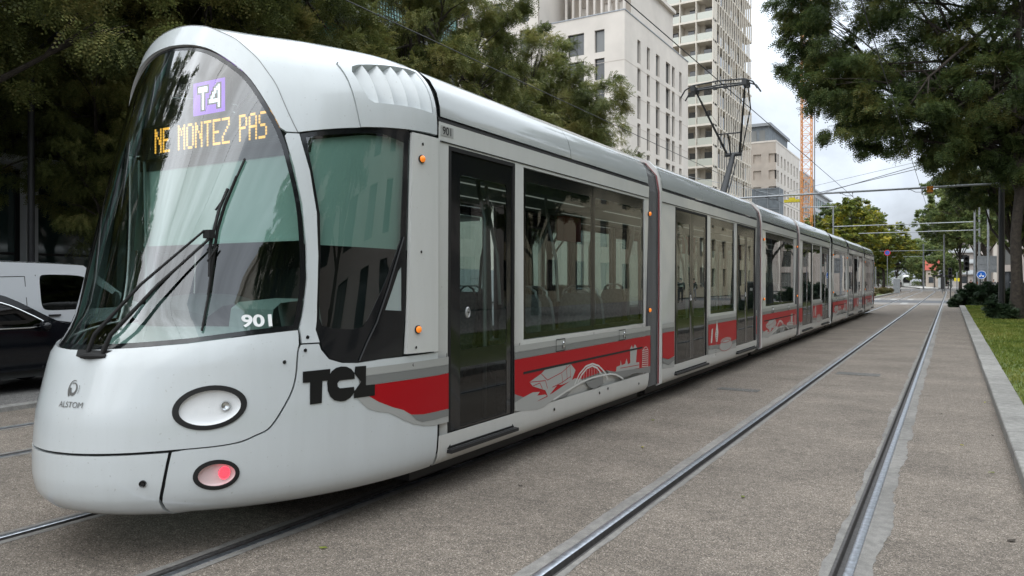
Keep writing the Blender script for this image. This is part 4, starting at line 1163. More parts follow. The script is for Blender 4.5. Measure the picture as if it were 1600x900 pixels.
for i, (g, s) in enumerate(RAILX):
    a, b = edges[i]; big = i >= 4
    wl = (.085 if i == 4 else .04) if big else .05; wr = (.04 if i == 4 else .10) if big else .06
    strip(mb, a-wl, a, -3, 260, .0035, YF_, jag(.036 if i == 5 else .018, i*2+1), None)
    strip(mb, b, b+wr, -3, 260, .0035, YF_, None, jag(.046 if i == 5 else .016, i*2+2))
mb.build('rail_bedding', MORT, kind='structure')
# crossing bands over the tracks
bands = [(57,62.5,PAVE,'crossing_paving'),(62.5,71,PAVD,'cross_street'),(71,80,PAVE,'crossing_paving'),(133,150,PAVE,'crossing_paving'),(150,162,PAVD,'cross_street'),(162,235,PAVE,'crossing_paving')]
for (a, b, m_, nm) in bands:
    mb = MB(); xe = [-18]+[e for p in edges for e in p]+[14]
    for i in range(0, len(xe), 2): strip(mb, xe[i]+.001, xe[i+1]-.001, a, b-.01, .008, j0=None)
    mb.build(nm, m_, kind='structure')
r_ = random.Random(3); mb = MB()
for (y, st) in ((59.6,1.1),(61.7,1.1),(72.2,1.3),(74,1.3)):
    x = -9.7
    while x < 1.4:
        if not any(a-.1 < x < b+.1 or a-.1 < x+.4 < b+.1 for a, b in edges): mb.box(x, x+.42, y, y+.6, .0085, .0125)
        x += st
mb.build('road_marking', mat('road_paint_white', (.62,.62,.60), .7), kind='structure')
# manhole-like patches and joint lines in the roadway
mb = MB(); mb.box(-3.05,-2.45,11.2,11.45,.0005,.0045).box(-1.75,-1.05,14.1,14.5,.0005,.0045); mb.build('drain_cover', ASPH2, label='two narrow dark drain covers set in the roadway between the rails', cat='drain cover')
# litter: leaves
for k, (x, y, s_) in enumerate([(-2.95,5.1,.022),(-1.35,5.7,.03),(.30,7.5,.028),(.38,9.3,.025),(-3.3,3.3,.03),(-2.6,6.9,.03),(.33,5.6,.035),(.1,8.6,.022),(-3.0,8.3,.03),(-.1,10.5,.025),(.40,11.8,.03)]):
    q = MB(); a = k*1.7
    P = [(1,0,.004),(.4,.45,.010),(-.5,.35,.006),(-1,0,.012),(-.4,-.4,.005),(.5,-.4,.009)]
    q.add([(x+s_*(p[0]*cos(a)-p[1]*sin(a)), y+s_*(p[0]*sin(a)+p[1]*cos(a)), p[2]+.003) for p in P], [(0,1,2,3,4,5)])
    q.build('fallen_leaf', LEAF_Y if k % 3 else BARK, label='small dry fallen leaf lying on the tram roadway', cat='leaf', group='fallen leaves on the roadway')

# right kerb, lawn, pavement
mb = MB(); y = -20.
rk = random.Random(2)
while y < 55.2:
    L = 1.0; d = rk.uniform(-.003,.003); x0 = .49+d; x1 = .775
    pr = [(x0,-.05),(x0,.108),(x0+.008,.119),(x0+.02,.122),(x1-.01,.122),(x1,.115),(x1,-.05)]
    mb.loft([[(x, yy, z) for x, z in pr] for yy in (y+.006, y+L-.006)], smooth=False)
    n = len(mb.v)-14; mb.f.append(tuple(range(n, n+7))); mb.sm.append(False)
    y += L
mb.build('kerb', KERB, kind='structure')
MB().box(.775, 5.6, -20, 55.2, -.05, .095).build('lawn', SOIL, kind='structure')
MB().box(5.6, 14, -40, 55.2, -.05, .11).build('right_pavement', PAVE, kind='structure')
mb = MB(); mb.box(1.6, 14, 81, 124, -.05, .11); mb.build('far_pavement', PAVE, kind='structure')
mb = MB(); strip(mb, 1.3, 14, 124, 320, .06); mb.build('far_pavement', PAVE, kind='structure')
mb = MB(); strip(mb, -3.2, 1.2, 168, 215, .22); strip(mb, -3.2, -3.19, 168, 215, 0); mb.box(-5.2,-2.0,168,169,0,.22); mb.build('tram_platform', mat('platform_pale', (.6,.58,.55), .8), kind='structure')

# ------------------------------------------------------------------ plants
def leaf_np(centres, rad, nfr, L=.09, W=.035, nl=7, step=.035, seed=0, sub=14, droop=.5, shell=.55):
    rg = np.random.default_rng(seed); C = np.array(centres, float); R = np.array(rad, float)
    wt = (R[:,0]*R[:,1]*R[:,2])**(2/3); wt /= wt.sum()
    # sub clumps
    ns = len(C)*sub; b = rg.choice(len(C), ns, p=wt); d = rg.normal(size=(ns,3)); d /= np.linalg.norm(d, axis=1)[:,None]
    rr = shell+(1-shell)*rg.random(ns)[:,None]
    sc_ = C[b]+d*R[b]*rr; sr = R[b].mean(1)*rg.uniform(.22,.42,ns)
    k = rg.integers(0, ns, nfr); dd = rg.normal(size=(nfr,3)); dd /= np.linalg.norm(dd, axis=1)[:,None]
    p = sc_[k]+dd*(sr[k]*rg.random(nfr)**.45)[:,None]*np.array([1,1,.62])
    out = p-C[b[k]]; out /= np.linalg.norm(out, axis=1)[:,None]+1e-6
    f = out*.7+rg.normal(size=(nfr,3))*.55; f[:,2] -= droop; f /= np.linalg.norm(f, axis=1)[:,None]
    up = rg.normal(size=(nfr,3))*.4+np.array([0,0,1.]); s = np.cross(f, up); s /= np.linalg.norm(s, axis=1)[:,None]+1e-6
    V = np.empty((nfr, nl, 4, 3)); sz = rg.uniform(.75,1.25,nfr)[:,None]
    for i in range(nl):
        sg = 1 if i % 2 else -1; q = p+f*(i*step)*sz; q[:,2] -= (i*step)**2*.8
        a = (s*sg+f*.45); a /= np.linalg.norm(a, axis=1)[:,None]; a = a*L*sz*(1-.04*i); w = np.cross(a, np.cross(f, s)); w /= np.linalg.norm(w, axis=1)[:,None]+1e-6; w = w*W*sz
        V[:,i,0] = q; V[:,i,1] = q+a*.45+w; V[:,i,2] = q+a; V[:,i,3] = q+a*.45-w
    return V.reshape(-1,3)
def np_mesh(name, V, mat_, parent=None, **kw):
    n = len(V); me = bpy.data.meshes.new(name); me.vertices.add(n); me.vertices.foreach_set('co', V.astype(np.float32).ravel())
    me.loops.add(n); me.loops.foreach_set('vertex_index', np.arange(n, dtype=np.int32)); me.polygons.add(n//4)
    me.polygons.foreach_set('loop_start', np.arange(0, n, 4, dtype=np.int32)); me.polygons.foreach_set('loop_total', np.full(n//4, 4, dtype=np.int32))
    me.update(); me.materials.append(mat_)
    o = bpy.data.objects.new(name, me); COL.objects.link(o)
    if parent is not None: adopt(o, parent)
    return tag(o, **kw)
def blobs_for(R, Rz, hc, n, seed, rb=(.24,.36)):
    rg = random.Random(seed); C = []; Q = []; t = 0
    while len(C) < n and t < 6000:
        t += 1; u = rg.uniform(-1,1); a = rg.uniform(0, 2*pi); rr = rg.uniform(.35,.88); s = sqrt(1-u*u)
        p = (R*rr*s*cos(a), R*rr*s*sin(a), hc+Rz*rr*u)
        if all((p[0]-q[0])**2+(p[1]-q[1])**2+((p[2]-q[2])*R/Rz)**2 > (.30*R)**2 for q in C):
            C.append(p); k = rg.uniform(*rb)*R; Q.append((k, k, k*.78))
    return C, Q
def skeleton(mb, trunk, C, rt, seed=0, every=1):
    rg = random.Random(seed); T = [Vector(p) for p in trunk]; n = len(T)
    mb.tube(T, [rt*(1.25 if i == 0 else 1-.62*i/(n-1)) for i in range(n)], 12)
    f0 = T[max(1, n//2)]
    for c in C[::every]:
        c = Vector(c); k = min(n-1, max(1, n//2+rg.randint(0, max(0, n-1-n//2)))); a = T[k].lerp(T[k-1], rg.random()*.7)
        m1 = a.lerp(c, .35)+Vector((rg.uniform(-.3,.3), rg.uniform(-.3,.3), .25)); m2 = a.lerp(c, .7)+Vector((rg.uniform(-.3,.3), rg.uniform(-.3,.3), .2))
        r0 = rt*rg.uniform(.28,.5); mb.tube([a, m1, m2, c], [r0, r0*.7, r0*.42, r0*.15], 7)
        for j in range(3):
            e = c+Vector((rg.uniform(-1,1), rg.uniform(-1,1), rg.uniform(-.3,.8)))*1.0
            mb.tube([m2, m2.lerp(e, .5)+Vector((0,0,.12)), e], [r0*.36, r0*.22, r0*.07], 5)
def tree(kind, loc, label, group, R, Rz, hc, nb, nfr, leaf, seed, rt=.17, L=.10, W=.038, nl=7, trunk=None, C=None, Q=None, droop=.5, rb=(.24,.36), step=.04, sub=14):
    t = empty(kind, (0,0,0), label, 'tree', group)
    if C is None: C, Q = blobs_for(R, Rz, hc, nb, seed, rb)
    mb = MB(); skeleton(mb, trunk or [(0,0,-.1),(.05,.02,hc*.25),(-.04,.05,hc*.5),(.06,0,hc*.85),(0,.05,hc+Rz*.4)], C, rt, seed)
    mb.build('trunk', BARK, t)
    np_mesh('crown', leaf_np(C, Q, nfr, L, W, nl, step, seed, sub, droop), leaf, t)
    t.location = loc; return t
def again(t, loc, rz, label, s=1., group=None):
    c = copy_tree(t); c.location = loc; c.rotation_euler = (0,0,rz); c.scale = (s,s,s); c['label'] = label
    if group: c['group'] = group
    return c

GL = 'street trees along the left side road'
lt = tree('street_tree', (-16.6, 29.5, 0), 'olive green street tree whose crown ends in front of the white building with slit windows', GL, 4.6, 5.0, 8.6, 34, 50000, LEAF_L, 11, .19, .078, .021, 9, droop=.35, step=.032)
lt2 = tree('street_tree', (-16.0, 20.5, 0), 'tall olive green street tree directly above the roof of the front tram section', GL, 5.0, 5.2, 8.9, 36, 48000, LEAF_L, 23, .2, .078, .021, 9, droop=.4, step=.032)
again(lt, (-16.3, 12.5, 0), 2.1, 'dark street tree rising behind the windscreen arch of the tram', 1.05)
again(lt2, (-15.8, 5.6, 0), 1.0, 'dark street tree overhanging the parked vans in front of the glass building', 1.0)
again(lt, (-18.4, 12.2, 0), 4.0, 'low branched street tree close to the glass office front', .80)
again(lt2, (-20.0, 38.0, 0), 2.8, 'street tree half hidden behind the others, nearest the white building', .95)
again(lt2, (-14.5, -6.0, 0), 2.0, 'street tree on the left behind the photographer', 1.0)
again(lt, (-15.0, -15.0, 0), 5.0, 'farther street tree on the left behind the photographer', 1.0)

# the big tree on the right, hanging over the tracks
rg = random.Random(77); C = []; Q = []
spec = [(-7.2,-1,10.9,1.5),(-7.6,0.5,12.6,1.6),(-6.2,-.8,10.2,1.7),(-5.2,-1.3,9.2,1.6),(-4.0,-.6,8.5,1.6),(-3.0,-1.2,7.7,1.6),(-2.0,-.4,7.0,1.5),(-1.0,-1,7.0,1.4),
        (-6.4,.6,14.2,2.0),(-5.0,1.0,12.3,2.1),(-3.6,0,11.0,2.1),(-2.2,.8,9.8,2.0),(-.8,0,9.2,1.9),(.8,-.6,8.6,1.7),(-4.4,0,15.5,2.2),(-2.6,-.5,13.5,2.2),(-1.0,0.5,12.0,2.1),
        (.8,.5,11.0,2.0),(2.0,0,9.6,1.8),(-2.5,.5,16.5,2.2),(0,0,15.0,2.2),(1.8,.3,13.3,2.1),(3.2,0,11.6,2.0),(2.6,-.4,7.9,1.5),(.2,.6,6.4,1.2),(3.6,0,15.2,2.2),(-.4,1.5,17.6,2.),(1.6,-1.4,6.6,1.1),(4.4,.4,8.6,1.6),(4.6,-.5,13.,1.8),(-7.6,0.4,16,1.9),(-5.5,-.6,17.6,1.9),(-8.3,0,11.6,1.2),(-8.2,.6,14.2,1.6),(-6.9,.5,11.4,1.8),(-5.9,.2,9.4,1.3),(-3.4,.8,14.9,2.2),(-7.0,-.3,18.2,2.0),(1.0,.4,17.8,2.2),(3.4,.6,18,2.2),(5.2,0,10.6,2.),(6,.4,15,2.2),(-4.6,.3,7.9,1.1),(-3.6,-.8,6.9,1.0),(-1.6,.6,8.4,1.6),(5.0,.8,6.6,1.4),(3.9,.6,5.4,1.1),(-6.3,0,8.4,1.3),(-6.9,0,9.9,1.3),(-5.3,0,7.6,1.1),(-8.7,.2,12.9,1.3),(-8.6,0,15,1.5)]
for (x, y, z, r) in spec: C.append((x, y+rg.uniform(-1.2,1.2), z)); Q.append((r, r*1.15, r*.72))
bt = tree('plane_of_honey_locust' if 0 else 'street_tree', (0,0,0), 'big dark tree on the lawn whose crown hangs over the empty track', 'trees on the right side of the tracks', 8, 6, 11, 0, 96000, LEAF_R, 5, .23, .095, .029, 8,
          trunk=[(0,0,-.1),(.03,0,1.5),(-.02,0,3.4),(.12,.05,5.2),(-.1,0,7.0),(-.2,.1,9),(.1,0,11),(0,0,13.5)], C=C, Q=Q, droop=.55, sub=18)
mb = MB(); mb.tube([(.12,.05,5.2),(-.5,0,6.8),(-1.6,-.1,8.1),(-3.0,-.1,8.9),(-4.2,0,9.6),(-5.6,.2,10.7)], [.15,.13,.11,.08,.055,.02], 8)
mb.tube([(-1.6,-.1,8.1),(-2.0,.1,9.6),(-2.8,.2,11.2)], [.09,.06,.03], 6); mb.tube([(-.1,0,7.0),(.8,.2,9),(1.6,.2,11)], [.13,.09,.04], 8)
mb.build('limb', BARK, bt); bt.location = (2.3, 36.3, 0.05)
again(lt2, (-17.0, 10.1, 0), 3.4, 'small street tree behind the parked van, left of the windscreen arch', .56, GL)
GR_ = 'trees on the right side of the tracks'
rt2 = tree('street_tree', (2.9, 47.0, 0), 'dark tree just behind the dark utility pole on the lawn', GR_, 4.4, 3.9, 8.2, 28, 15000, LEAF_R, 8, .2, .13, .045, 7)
again(rt2, (9.0, 19, 0), 1.2, 'tree on the right outside the view, seen mirrored in the tram windows', .95)
again(rt2, (10.8, 5, 0), 2.2, 'second mirrored tree on the right, nearest the photographer', 1.05)
again(rt2, (9.4, 29, 0), 3.3, 'third mirrored tree on the right beside the lawn', .9)
again(rt2, (13.0, -3, 0), .3, 'tree on the right behind the photographer', .8)
rt3 = tree('street_tree', (0,0,0), 'leafy green tree leaning over the far end of the empty track', GR_, 5.6, 4.6, 10.2, 30, 15000, LEAF_F, 9, .2, .2, .07, 5, rb=(.2,.32))
rt3.location = (3.4, 98, 0); rt3.rotation_euler = (0,0,.6)
again(rt3, (5.8, 74, 0), 2.4, 'green tree on the right pavement beside the pale metal masts', .80)
again(rt3, (1.6, 163, 0), .9, 'large pale green tree beyond the curve of the tracks', 1.3)
again(rt3, (3.2, 131, 0), 4.1, 'pale green tree over the curve of the tracks, beside the traffic signals', 1.3)
again(rt3, (8.2, 112, 0), 5.2, 'green tree in front of the pale stone facade at the right edge', .9)
GF = 'trees at the far end of the street'
lf = tree('street_tree', (-13.0, 127, 0), 'yellowing tree beyond the rear end of the tram', GF, 6.3, 5.8, 9.3, 34, 16000, LEAF_Y, 31, .22, .22, .085, 5, rb=(.2,.3))
lfg = tree('street_tree', (-10.6, 152, 0), 'bright yellow and green tree beside the small no-parking sign', GF, 5.2, 5.0, 8.2, 24, 9000, LEAF_Y, 37, .26, .22, .085, 5)
again(rt3, (-16.5, 140, 0), .4, 'green tree standing behind the yellowing tree', 1.1, GF)
again(rt3, (-22.0, 118, 0), 1.4, 'green tree between the yellowing tree and the crane', .72, GF)
end = [(-52,250,1.2),(-43,262,1.3),(-34,250,1.2),(-28,268,1.35),(-21,256,1.25),(-15,272,1.4),(-6.5,262,1.2),(-1,276,1.4),(6,268,1.3),(13,276,1.4),(22,270,1.3)]
nm_ = ['leftmost','second from the left','third from the left','fourth from the left','fifth from the left','in the middle','fifth from the right','fourth from the right','third from the right','second from the right','rightmost']
for k, (x, y, s_) in enumerate(end):
    again(rt3, (x, y, -3.2), k*1.3, 'distant green tree closing the end of the street, %s' % nm_[k], s_, GF)
for k, (x, y) in enumerate([(-15.5,206),(-6.0,212),(-1.4,188),(-18.5,232)]):
    again(rt3, (x, y, -2.6), k*2.1+.5, ['distant tree left of the small oncoming tram','dark tree right of the small oncoming tram','distant tree beside the red tiled roof','distant tree behind the oncoming tram'][k], .75, GF)
fw = [(-62+i*5.2+random.Random(i).uniform(-1.5,1.5), 284+random.Random(i+50).uniform(-4,4), random.Random(i+9).uniform(1.5,5.5)) for i in range(19)]
np_mesh('far_woods', leaf_np(fw, [(4.2,3,4.2)]*len(fw), 9000, .42, .16, 4, .3, 8, 12), LEAF_F, kind='stuff')
# grass and ground plants
rg = np.random.default_rng(4)
n = 120000; x = rg.uniform(.78, 5.55, n); y = -8+63*rg.random(n)**1.35; h = rg.uniform(.02,.055,n)*(1+np.abs(y)*.006); a = rg.uniform(0, 2*pi, n); wd = .0028+.0006*np.abs(y)
V = np.empty((n,4,3)); lean = rg.normal(size=(n,2))*.02
base = np.stack([x, y, np.full(n,.093)], 1); sx = np.stack([np.cos(a)*wd, np.sin(a)*wd, 0*a], 1)
V[:,0] = base-sx; V[:,1] = base+sx; tip = base.copy(); tip[:,2] += h; tip[:,0] += lean[:,0]; tip[:,1] += lean[:,1]; V[:,2] = tip+sx*.3; V[:,3] = tip-sx*.3
np_mesh('grass', V.reshape(-1,3), GRASS, kind='stuff')
def shrub(name, loc, blobs, n, leaf, label, seed, L=.07, W=.028, cat='shrub', group=None):
    t = empty(name, (0,0,0), label, cat, group)
    C = [b[:3] for b in blobs]; Q = [(b[3], b[3], b[3]*.8) for b in blobs]
    mb = MB(); rr = random.Random(seed)
    for c in C: mb.tube([(c[0]*.3, c[1]*.3, -.05),(c[0]*.7, c[1]*.7, c[2]*.5), c], [.025,.018,.008], 5)
    mb.build('stems', BARK, t); np_mesh('foliage', leaf_np(C, Q, n, L, W, 5, .04, seed, 10, .1, .3), leaf, t); t.location = loc; return t
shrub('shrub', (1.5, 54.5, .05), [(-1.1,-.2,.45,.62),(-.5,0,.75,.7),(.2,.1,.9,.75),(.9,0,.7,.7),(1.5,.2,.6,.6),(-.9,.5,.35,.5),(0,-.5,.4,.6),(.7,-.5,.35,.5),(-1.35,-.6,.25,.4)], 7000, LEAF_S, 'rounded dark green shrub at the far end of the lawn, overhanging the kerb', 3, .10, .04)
shrub('shrub', (1.75, 35.6, .08), [(0,0,.2,.3),(.25,.2,.35,.3),(-.25,.3,.5,.25),(.4,-.1,.2,.25),(-.3,.5,.8,.22),(-.1,.2,.3,.3)], 1500, LEAF_S, 'loose low bush at the foot of the big tree on the lawn', 6, .08, .03)
shrub('shrub', (3.3, 56.5, .05), [(-.5,0,.5,.5),(.3,0,.5,.55),(1.0,.2,.5,.5)], 2200, LEAF_S, 'small bush right of the rounded shrub, behind the lawn', 7, .09, .035)
# planter strip on the left beyond the tram
mb = MB(); mb.box(-9.6, -6.35, 76, 114, -.02, .12); mb.build('planter_bed', SOIL, kind='structure')
mb = MB(); mb.box(-6.35, -6.12, 76, 114, -.02, .16).box(-9.6, -6.12, 75.7, 76, -.02, .16); mb.build('planter_kerb', KERB, kind='structure')
bl_ = [(-7.9+random.Random(i).uniform(-1.3,1.3), 77+i*1.25, .30, .55) for i in range(29)]
C = [b[:3] for b in bl_]; Q = [(b[3]*1.3, b[3]*1.4, b[3]*.7) for b in bl_]
np_mesh('ground_cover', leaf_np(C, Q, 7000, .16, .035, 5, .05, 3, 10, -.6, .2), STRAW, kind='stuff')

# ------------------------------------------------------------------ buildings
def EF(X): return lambda a, z, off=0.: Vector((X+off, a, z))       # faces the street from the left (+X)
def WF(X): return lambda a, z, off=0.: Vector((X-off, a, z))       # faces the street from the right (-X)
def SF(Y): return lambda a, z, off=0.: Vector((a, Y-off, z))       # faces the camera (-Y)
def wall_face(root, fn, a0, a1, z0, z1, wins, m_, depth=.25, frame=.05, panes=None, wn='window', top=None, flip=False):
    H_ = [rect(*w[:4]) for w in wins]
    out = rect(a0, a1, z0, z1)
    patch(fn, out, H_, rim=0, hrim=depth).build('wall', m_, root)
    for i, w_ in enumerate(wins):
        a, b, c, d = w_[:4]; pm = (panes or [WIN])[ (w_[4] if len(w_) > 4 else i) % len(panes or [WIN])]
        mb = patch(fn, rect(a, b, c, d), [rect(a+frame, b-frame, c+frame, d-frame)], off=-depth+.04, rim=.04, hrim=.05)
        if b-a > 1.3: mb.merge(patch(fn, rect((a+b)/2-frame/2, (a+b)/2+frame/2, c+frame, d-frame), off=-depth+.035))
        o = mb.build(wn, DSTEEL, root)
        patch(fn, rect(a+frame, b-frame, c+frame, d-frame), off=-depth+.01).build('pane', pm, o)
def mass(root, x0, x1, y0, y1, z0, z1, m_, roof=True, name='core'):
    MB().box(x0, x1, y0, y1, z0, z1).build(name, m_, root)
def coping(root, x0, x1, y0, y1, z, m_, t=.3):
    mb = MB(); mb.box(x0-.06, x1+.06, y0-.06, y1+.06, z, z+t); mb.build('roof', m_, root)

# white building with slit windows
b = empty('apartment_building', (-27, 66.8, 0), 'white concrete building with tall slit windows, above the tram roof', 'building')
mass(b, -36, -27.3, 67.1, 86.8, 0, 27.6, CONC_W)
rows = [(25.9-2.8*i-2.35, 25.9-2.8*i) for i in range(9)]
cols = [(70.2,71.1),(72.9,73.8),(75.6,76.8),(78.8,80.3),(80.9,81.9),(83.5,84.4)]
rw = random.Random(6)
wall_face(b, EF(-27), 66.8, 86.8, 0, 27.8, [(c0, c1, z0, z1, rw.randint(0,3)) for z0, z1 in rows[:8] for c0, c1 in cols], CONC_W, .3, .06, [WIN, WIN, WINL, WIN])
wall_face(b, SF(66.8), -36, -27, 0, 27.8, [(-33.1,-31.3,24.1,26.3,0),(-30.15,-29.1,24.1,26.3,2),(-30.15,-29.1,21.4,23.5,0),(-33.1,-31.3,21.4,23.5,1),(-30.15,-29.1,18.4,20.6,0),(-33.1,-31.3,18.4,20.6,0),(-30.15,-29.1,15.4,17.6,2)], CONC_W, .3, .06, [WIN, WIN, WINL])
m = MB()
for z in (23.0, 20.0, 17.0): m.box(-36, -26.985, 66.785, 66.80, z, z+.03).box(-27.0, -26.988, 66.8, 86.8, z+.0, z+.03)
m.build('joint_line', RAW, b)
coping(b, -36, -27, 66.8, 86.8, 27.8, STEEL, .1)
# set-back storeys with columns
mass(b, -35.5, -28.6, 72.5, 86, 27.9, 33.8, CONC_W, name='setback_storey')
m = MB()
for i in range(9): m.box(-35.3+i*.82, -35.1+i*.82, 70.6, 70.9, 27.9, 33.5)
m.box(-35.6, -28.2, 70.3, 86, 33.5, 33.9); m.build('loggia', CONC_W, b)
wall_face(b, SF(72.4), -35.5, -28.6, 27.9, 33.5, [(-31.6,-30.6,28.2,31.0),(-29.9,-29.2,28.2,31.0),(-34.3,-33.6,28.2,31.0)], RAW, .2, .05)
b = empty('apartment_building', (-42, 66, 0), 'pale block with square windows showing between the treetops and the slit window building', 'building')
mass(b, -50, -36.2, 66.5, 80, 0, 37.8, CONC_W)
wall_face(b, SF(66.1), -50, -36.1, 0, 38, [(-38.3+dx, -37.2+dx, 8.5+3.3*i, 11.0+3.3*i, i+k) for k, dx in enumerate((0,-3.2,-7)) for i in range(9)], CONC_W, .25, .06, [WIN, WIN, WINL])
coping(b, -50, -36.1, 66.1, 80, 38, STEEL, .15)
# tower
b = empty('residential_tower', (-29, 105, 0), 'tall cream tower with recessed balconies and a screen of thin vertical fins', 'building')
TX, TY, TH = -29., 104.9, 57.
mass(b, -41, TX-1.7, TY+2.0, TY+23.8, 0, TH, CREAM)
bays = [-41, -38.2, -36.0, -33.8, -31.4, -29.0]
nf = 19
for i in range(nf):
    z = i*3.0
    MB().box(-41, TX, TY, TY+2.1, z-.14, z+.14).box(TX-1.7, TX-.02, TY+2.1, TY+23.8, z-.12, z+.12).build('floor_slab', CREAM, b)
    mg = MB()
    for k in range(5): mg.box(bays[k]+.12, bays[k+1]-.12, TY+.05, TY+.08, z+.16, z+1.15)
    build_each(mg, 'balustrade', BALG, b)
m = MB()
for i, x in enumerate(bays[1:]): m.box(x-.12, x+.0, TY-.02, TY+2.0, 0, TH)
build_each(m, 'bay_column', CREAM, b)
rw = random.Random(9)
for i in range(nf-1):
    for k in range(5):
        if k < 4 or True:
            x = bays[k]+.5+rw.random()*.5; MB().box(x, x+.75+.4*rw.random(), TY+1.90, TY+1.99, i*3+.2, i*3+2.35).build('balcony_window', WIN, b)
m = MB(); rw = random.Random(12)
for i in range(nf-1):
    z = i*3.
    y = TY+.3+(.25 if i % 2 else 0)
    while y < TY+23.6:
        m.box(TX-.12, TX+.06, y, y+.20, z, z+3.0); y += 1.35+(.5 if rw.random() < .3 else 0)
m.build('fin_screen', CREAM, b, kind='stuff')
m = MB(); rw = random.Random(2)
for i in range(nf-1):
    y = TY+2.3
    while y < TY+22:
        if rw.random() < .72: m.box(TX-.80, TX-.62, y, y+.95, i*3+.3, i*3+2.6)
        y += 1.25
m.build('fin_window', WIN, b)
coping(b, -41, TX, TY, TY+23.8, TH, CREAM, .5)
# unfinished concrete building with netting
b = empty('unfinished_building', (-30, 154, 0), 'raw concrete building with empty window openings and a grey netted scaffold corner', 'building')
mass(b, -50, -30.3, 154.3, 181, 0, 29.3, RAW)
wall_face(b, SF(154), -50, -30, 0, 29.5, [(-34.4+dx,-32.9+dx,25.4-3.3*i-.0,27.2-3.3*i) for dx in (0,3.0,-3.4) for i in range(5) if not (dx == 3.0 and 0)], RAW, .4, .02, [MBLK])
wall_face(b, EF(-30), 154, 181, 0, 29.5, [(155.5+j*3.6,156.9+j*3.6,24.9-3.3*i,27.3-3.3*i, (i+j)) for j in range(7) for i in range(7)], CONC_W, .3, .05, [WIN, WINL])
MB().box(-36, -29.2, 153.2, 157.5, 6, 20.2).build('scaffold_netting', NET, b)
m = MB()
for i in range(8): m.box(-36.05, -29.12, 153.12, 153.2, 6+i*2, 6.08+i*2)
for x in (-36,-33.7,-31.4,-29.2): m.box(x-.04, x+.04, 153.1, 153.18, 6, 20.4)
build_each(m, 'scaffold_tube', STEEL, b)
mass(b, -46, -31.8, 156, 176, 29.5, 33.2, NET, name='setback_storey')
m = MB().box(-46.5, -31.3, 155.5, 176.5, 33.2, 33.8).box(-40,-38.6,160,162,33.8,35.6); m.build('roof', STEEL, b)
m = MB()
for i in range(8): m.box(-45.5+i*1.7, -44.4+i*1.7, 155.94, 156, 30, 32.4)
build_each(m, 'setback_window', WINL, b)
coping(b, -50, -30, 154, 181, 29.5, CONC_W, .35)
b = empty('office_building', (-30, 184, 0), 'pale building with dark balconies directly left of the crane mast', 'building')
mass(b, -46, -30.3, 184.3, 203, 0, 27, PINKW)
wall_face(b, EF(-30), 184, 203, 0, 27.2, [(185.5+j*3.4,187.2+j*3.4,23.5-3.2*i,25.7-3.2*i,(i*j)) for j in range(5) for i in range(7)], PINKW, .3, .05, [WIN, SRED, WINL, WIN])
wall_face(b, SF(184), -46, -30, 0, 27.2, [(-33.5,-31.9,23.5-3.2*i,25.5-3.2*i,i) for i in range(7)], PINKW, .3, .05, [WIN])
coping(b, -46, -30, 184, 203, 27.2, STEEL, .3)
b = empty('office_building', (-31, 205, 0), 'pale green glass office block with a flat projecting roof right behind the crane', 'building')
mass(b, -50, -31.3, 205.3, 238, 0, 25, WMET)
wall_face(b, SF(205), -50, -31, 0, 25.2, [(-38.8+j*2.6,-36.6+j*2.6,21.2-3.7*i,24-3.7*i,j) for j in range(3) for i in range(5)], WMET, .2, .05, [TEAL, BALG])
wall_face(b, EF(-31), 205, 238, 0, 25.2, [(206+j*3.2,208.6+j*3.2,21.2-3.7*i,24-3.7*i,i+j) for j in range(10) for i in range(5)], WMET, .2, .05, [WINL, TEAL])
MB().box(-51, -30.2, 204, 239, 25.2, 25.6).build('roof', WMET, b)
# left glass office with white slab edges and black railings
b = empty('glass_building', (-20, 2, 0), 'dark glass office front with white slab edge and gridded railing behind the parked van', 'building')
mass(b, -34, -21.6, -8, 30, .1, 15.5, INT_D)
for z in (4.55, 8.2, 11.9, 15.5):
    MB().box(-21.6, -19.6, -8, 30, z, z+.17).build('floor_slab', WMET, b)
    if z < 15:
        m = MB(); y = -8
        for (a, c) in ((1.20,1.25),(.26,.30),(.48,.51),(.68,.71),(.88,.91),(1.05,1.08)): m.box(-19.72, -19.68, -8, 30, z+a, z+c)
        while y < 30: m.box(-19.71, -19.69, y, y+.05, z+.2, z+1.2); y += .18
        m.build('railing', MBLK, b)
rw = random.Random(14)
for lv, (z0, z1) in enumerate(((.2,4.5),(4.9,8.15),(8.55,11.85),(12.2,15.45))):
    for k in range(19):
        y = -8+k*2.0; fr = patch(EF(-20.9), rect(y, y+2.0, z0, z1), [rect(y+.05, y+1.95, z0+.05, z0+(z1-z0)*.5-.03), rect(y+.05, y+1.95, z0+(z1-z0)*.5+.03, z1-.05)], off=0, rim=.1, hrim=.1)
        if lv > 0 and k % 9 == 8: continue
        o = fr.build('window', MBLK, b)
        pm = TEAL if rw.random() < (.30 if lv == 0 else .45) else TEALD
        patch(EF(-20.96), rect(y+.05, y+1.95, z0+.05, z1-.05)).build('pane', pm, o)
m = MB()
for k in range(6): m.box(-20.8, -20.5, -8+k*6, -7.7+k*6, .1, 15.5)
build_each(m, 'column', WMET, b)
MB().box(-34, -20.4, -8, 30, 15.8, 16.1).build('roof', STEEL, b)

